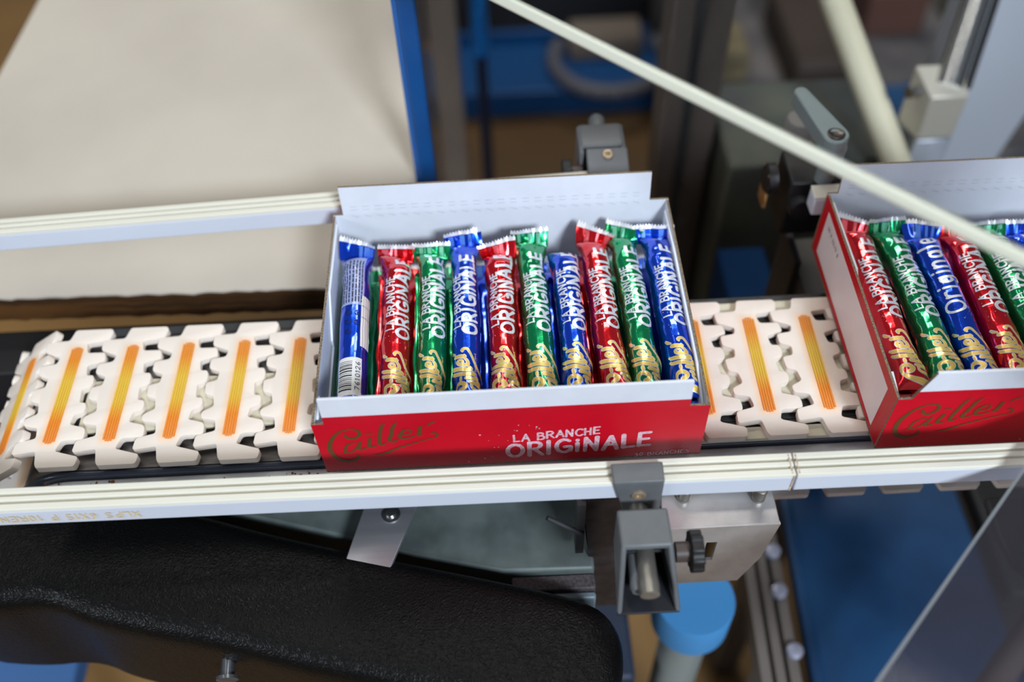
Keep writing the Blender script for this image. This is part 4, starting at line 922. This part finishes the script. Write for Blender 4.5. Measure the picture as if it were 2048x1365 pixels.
for i, (bx, by, bz, sx, sy, sz, m_, lab) in enumerate([(.505, 1.215, -.66, .085, .11, .06, M_wood, 'round-cornered pale wooden block on the grey bench'), (.50, 1.04, -.66, .12, .04, .05, M_wood, 'low tan wooden strip at the front of the grey bench'),
     (.485, 1.36, -.66, .06, .16, .05, M_bluedk, 'dark blue box on the grey bench left of the pale wooden block'), (.27, 1.47, -.775, .16, .08, .05, M_taupe, 'taupe box on the blue crate inside the grey hoop'), (.66, 1.16, -.66, .12, .26, .07, M_brownbox, 'brown case right of the pale wooden block'),
     (.80, 1.02, -.66, .14, .10, .05, M_bluedk, 'dark blue box behind the clamping lever'), (1.02, 1.30, -.66, .18, .14, .08, mat('grey_green_case', srgb(120, 122, 104), .6), 'grey-green case behind the steel guide rod'), (.84, 1.34, -.66, .12, .14, .10, mat('reddish_case', srgb(92, 62, 52), .6), 'reddish brown case left of the grey-green case')]):
    t = thing('parts_box', lab, 'box', (bx, by, bz)); 
    mb = MB(); mb.box((bx, by, bz), (bx+sx, by+sy, bz+sz)); mb.build('case', m_, t, bevel=.008, seg=3)
    mb = MB(); mb.box((bx+.004, by+.004, bz+sz), (bx+sx-.004, by+sy-.004, bz+sz+.006)); mb.build('lid', m_, t, bevel=.003)

# ------------------------------------------------------------ lower right: blue sheet, aluminium profile, capped leg
bs = thing('blue_chute', 'large dark blue sheet sloping away below the front rail at the right', 'chute', (.42, .0, -.3))
mb = MB(); mb.hexa([(.3360, -.16, -.306), (.5100, -.16, -.306), (.5120, .1500, -.306), (.3530, .1500, -.306), (.3360, -.16, -.300), (.5100, -.16, -.300), (.5120, .1500, -.300), (.3530, .1500, -.300)]); mb.build('sheet', M_bluedk, bs, bevel=.002)
mb = MB(); mb.bar((.3370, -.16, -.296), (.3545, .1500, -.296), .012, .014); mb.build('folded_edge', M_bluedk, bs, bevel=.004, seg=3)
mb = MB(); mb.box((.40, -.02, -.85), (.44, .02, -.306)); mb.build('leg', M_greyleg, bs)
pf = thing('slotted_profile', 'grey aluminium slotted profile beside the dark blue sheet', 'profile', (.32, 0, -.28))
ang_ = math.atan2(.3404-.3270, .0954+.14)
mb = MB()
for a, b in ((-.0180, -.0090), (-.0060, .0020), (.0050, .0140)):
    mb.hexa([(.3085+a, -.16, -.300), (.3085+b, -.16, -.300), (.3220+b, .13, -.300), (.3220+a, .13, -.300), (.3085+a, -.16, -.280), (.3085+b, -.16, -.280), (.3220+b, .13, -.280), (.3220+a, .13, -.280)])
mb.hexa([(.2915, -.16, -.310), (.3205, -.16, -.310), (.3340, .13, -.310), (.3050, .13, -.310), (.2915, -.16, -.292), (.3205, -.16, -.292), (.3340, .13, -.292), (.3050, .13, -.292)])
mb.build('profile', M_greyleg, pf, bevel=.001)
for bx, by in ((.3250, .0290), (.3265, -.0221), (.327, .065)):
    mb = MB(); mb.lathe((bx, by, -.281), (0, 0, 1), [(0, .0065), (.005, .0065), (.006, .0045)], seg=16); mb.build('bolt', mat('pale_bolt', srgb(170, 172, 190), .4, metal=.3), pf)
mb = MB(); mb.box((.300, -.05, -.85), (.325, -.02, -.31)); mb.build('leg', M_greyleg, pf)
cl = thing('capped_leg', 'round grey machine leg with light blue cap below the zinc bracket', 'leg', (.238, -.01, -.85))
mb = MB(); mb.lathe((.2400, -.0060, -.2400), (0, 0, 1), [(0, .0285), (.002, .0300), (.038, .0300), (.040, .0290), (.040, .001)], seg=40); mb.build('cap', M_bluecap, cl, angle=30)
mb = MB(); mb.cyl((.2400, -.0060, -.85), (.2400, -.0060, -.2400), .0190, seg=32); mb.build('leg', mat('grey_leg_tube', srgb(132, 140, 138), .45), cl)
ub = thing('under_box', 'dark blurred control box under the conveyor, below the front clamp', 'box', (.16, 0, -.4))
mb = MB(); mb.box((.05, -.03, -.85), (.20, .12, -.30)); mb.build('box', mat('navy_box', srgb(28, 44, 66), .5, noise=.3, nscale=12), ub, bevel=.004)
mb = MB(); mb.box((.165, -.034, -.36), (.19, -.03, -.33)); mb.build('button', M_tan, ub)
bk = thing('blue_plate', 'small blue plate visible below the black guard in the lower left corner', 'plate', (-.34, -.03, -.3))
mb = MB(); mb.box((-.44, -.09, -.32), (-.262, .02, -.30)); mb.build('plate', mat('mid_blue_plate', srgb(60, 100, 150), .5), bk, bevel=.002)
mb = MB(); mb.box((-.36, -.05, -.85), (-.33, -.02, -.32)); mb.build('leg', M_greyleg, bk)

dt = thing('dark_tab', 'dark rounded tab under the clear cover at the right border', 'tab', (.375, -.07, .012))
mb = MB(); mb.prism([(.3640, -.0500), (.3625, -.0750), (.3650, -.0900), (.3700, -.0950), (.4300, -.0950), (.4300, -.0500)], 'z', .0120, .0180); mb.build('tab', M_darkbox, dt, bevel=.0015)
gp = thing('grey_pipe', 'grey pipe lying diagonally under the clear cover in the lower right corner', 'pipe', (.40, -.08, -.12))
mb = MB(); mb.cyl((.350, -.150, -.12), (.470, -.040, -.12), .009); mb.build('pipe', M_greyleg, gp)
mb = MB(); mb.cyl((.375, -.170, -.14), (.500, -.055, -.14), .006); mb.build('thin_pipe', M_brownbox, gp)

dp = thing('dark_plinth', 'dark grey machine plinth right of the blue sheet, mostly under the clear cover', 'plinth', (.6, 0, -.85))
mb = MB(); mb.box((.5160, -.26, -.85), (.80, .20, -.310)); mb.build('plinth', mat('plinth_grey', srgb(58, 54, 58), .6, noise=.3, nscale=10), dp, bevel=.004)
mb = MB(); mb.box((.5200, .02, -.3095), (.60, .16, -.290)); mb.build('step', M_darkbox, dp, bevel=.003)
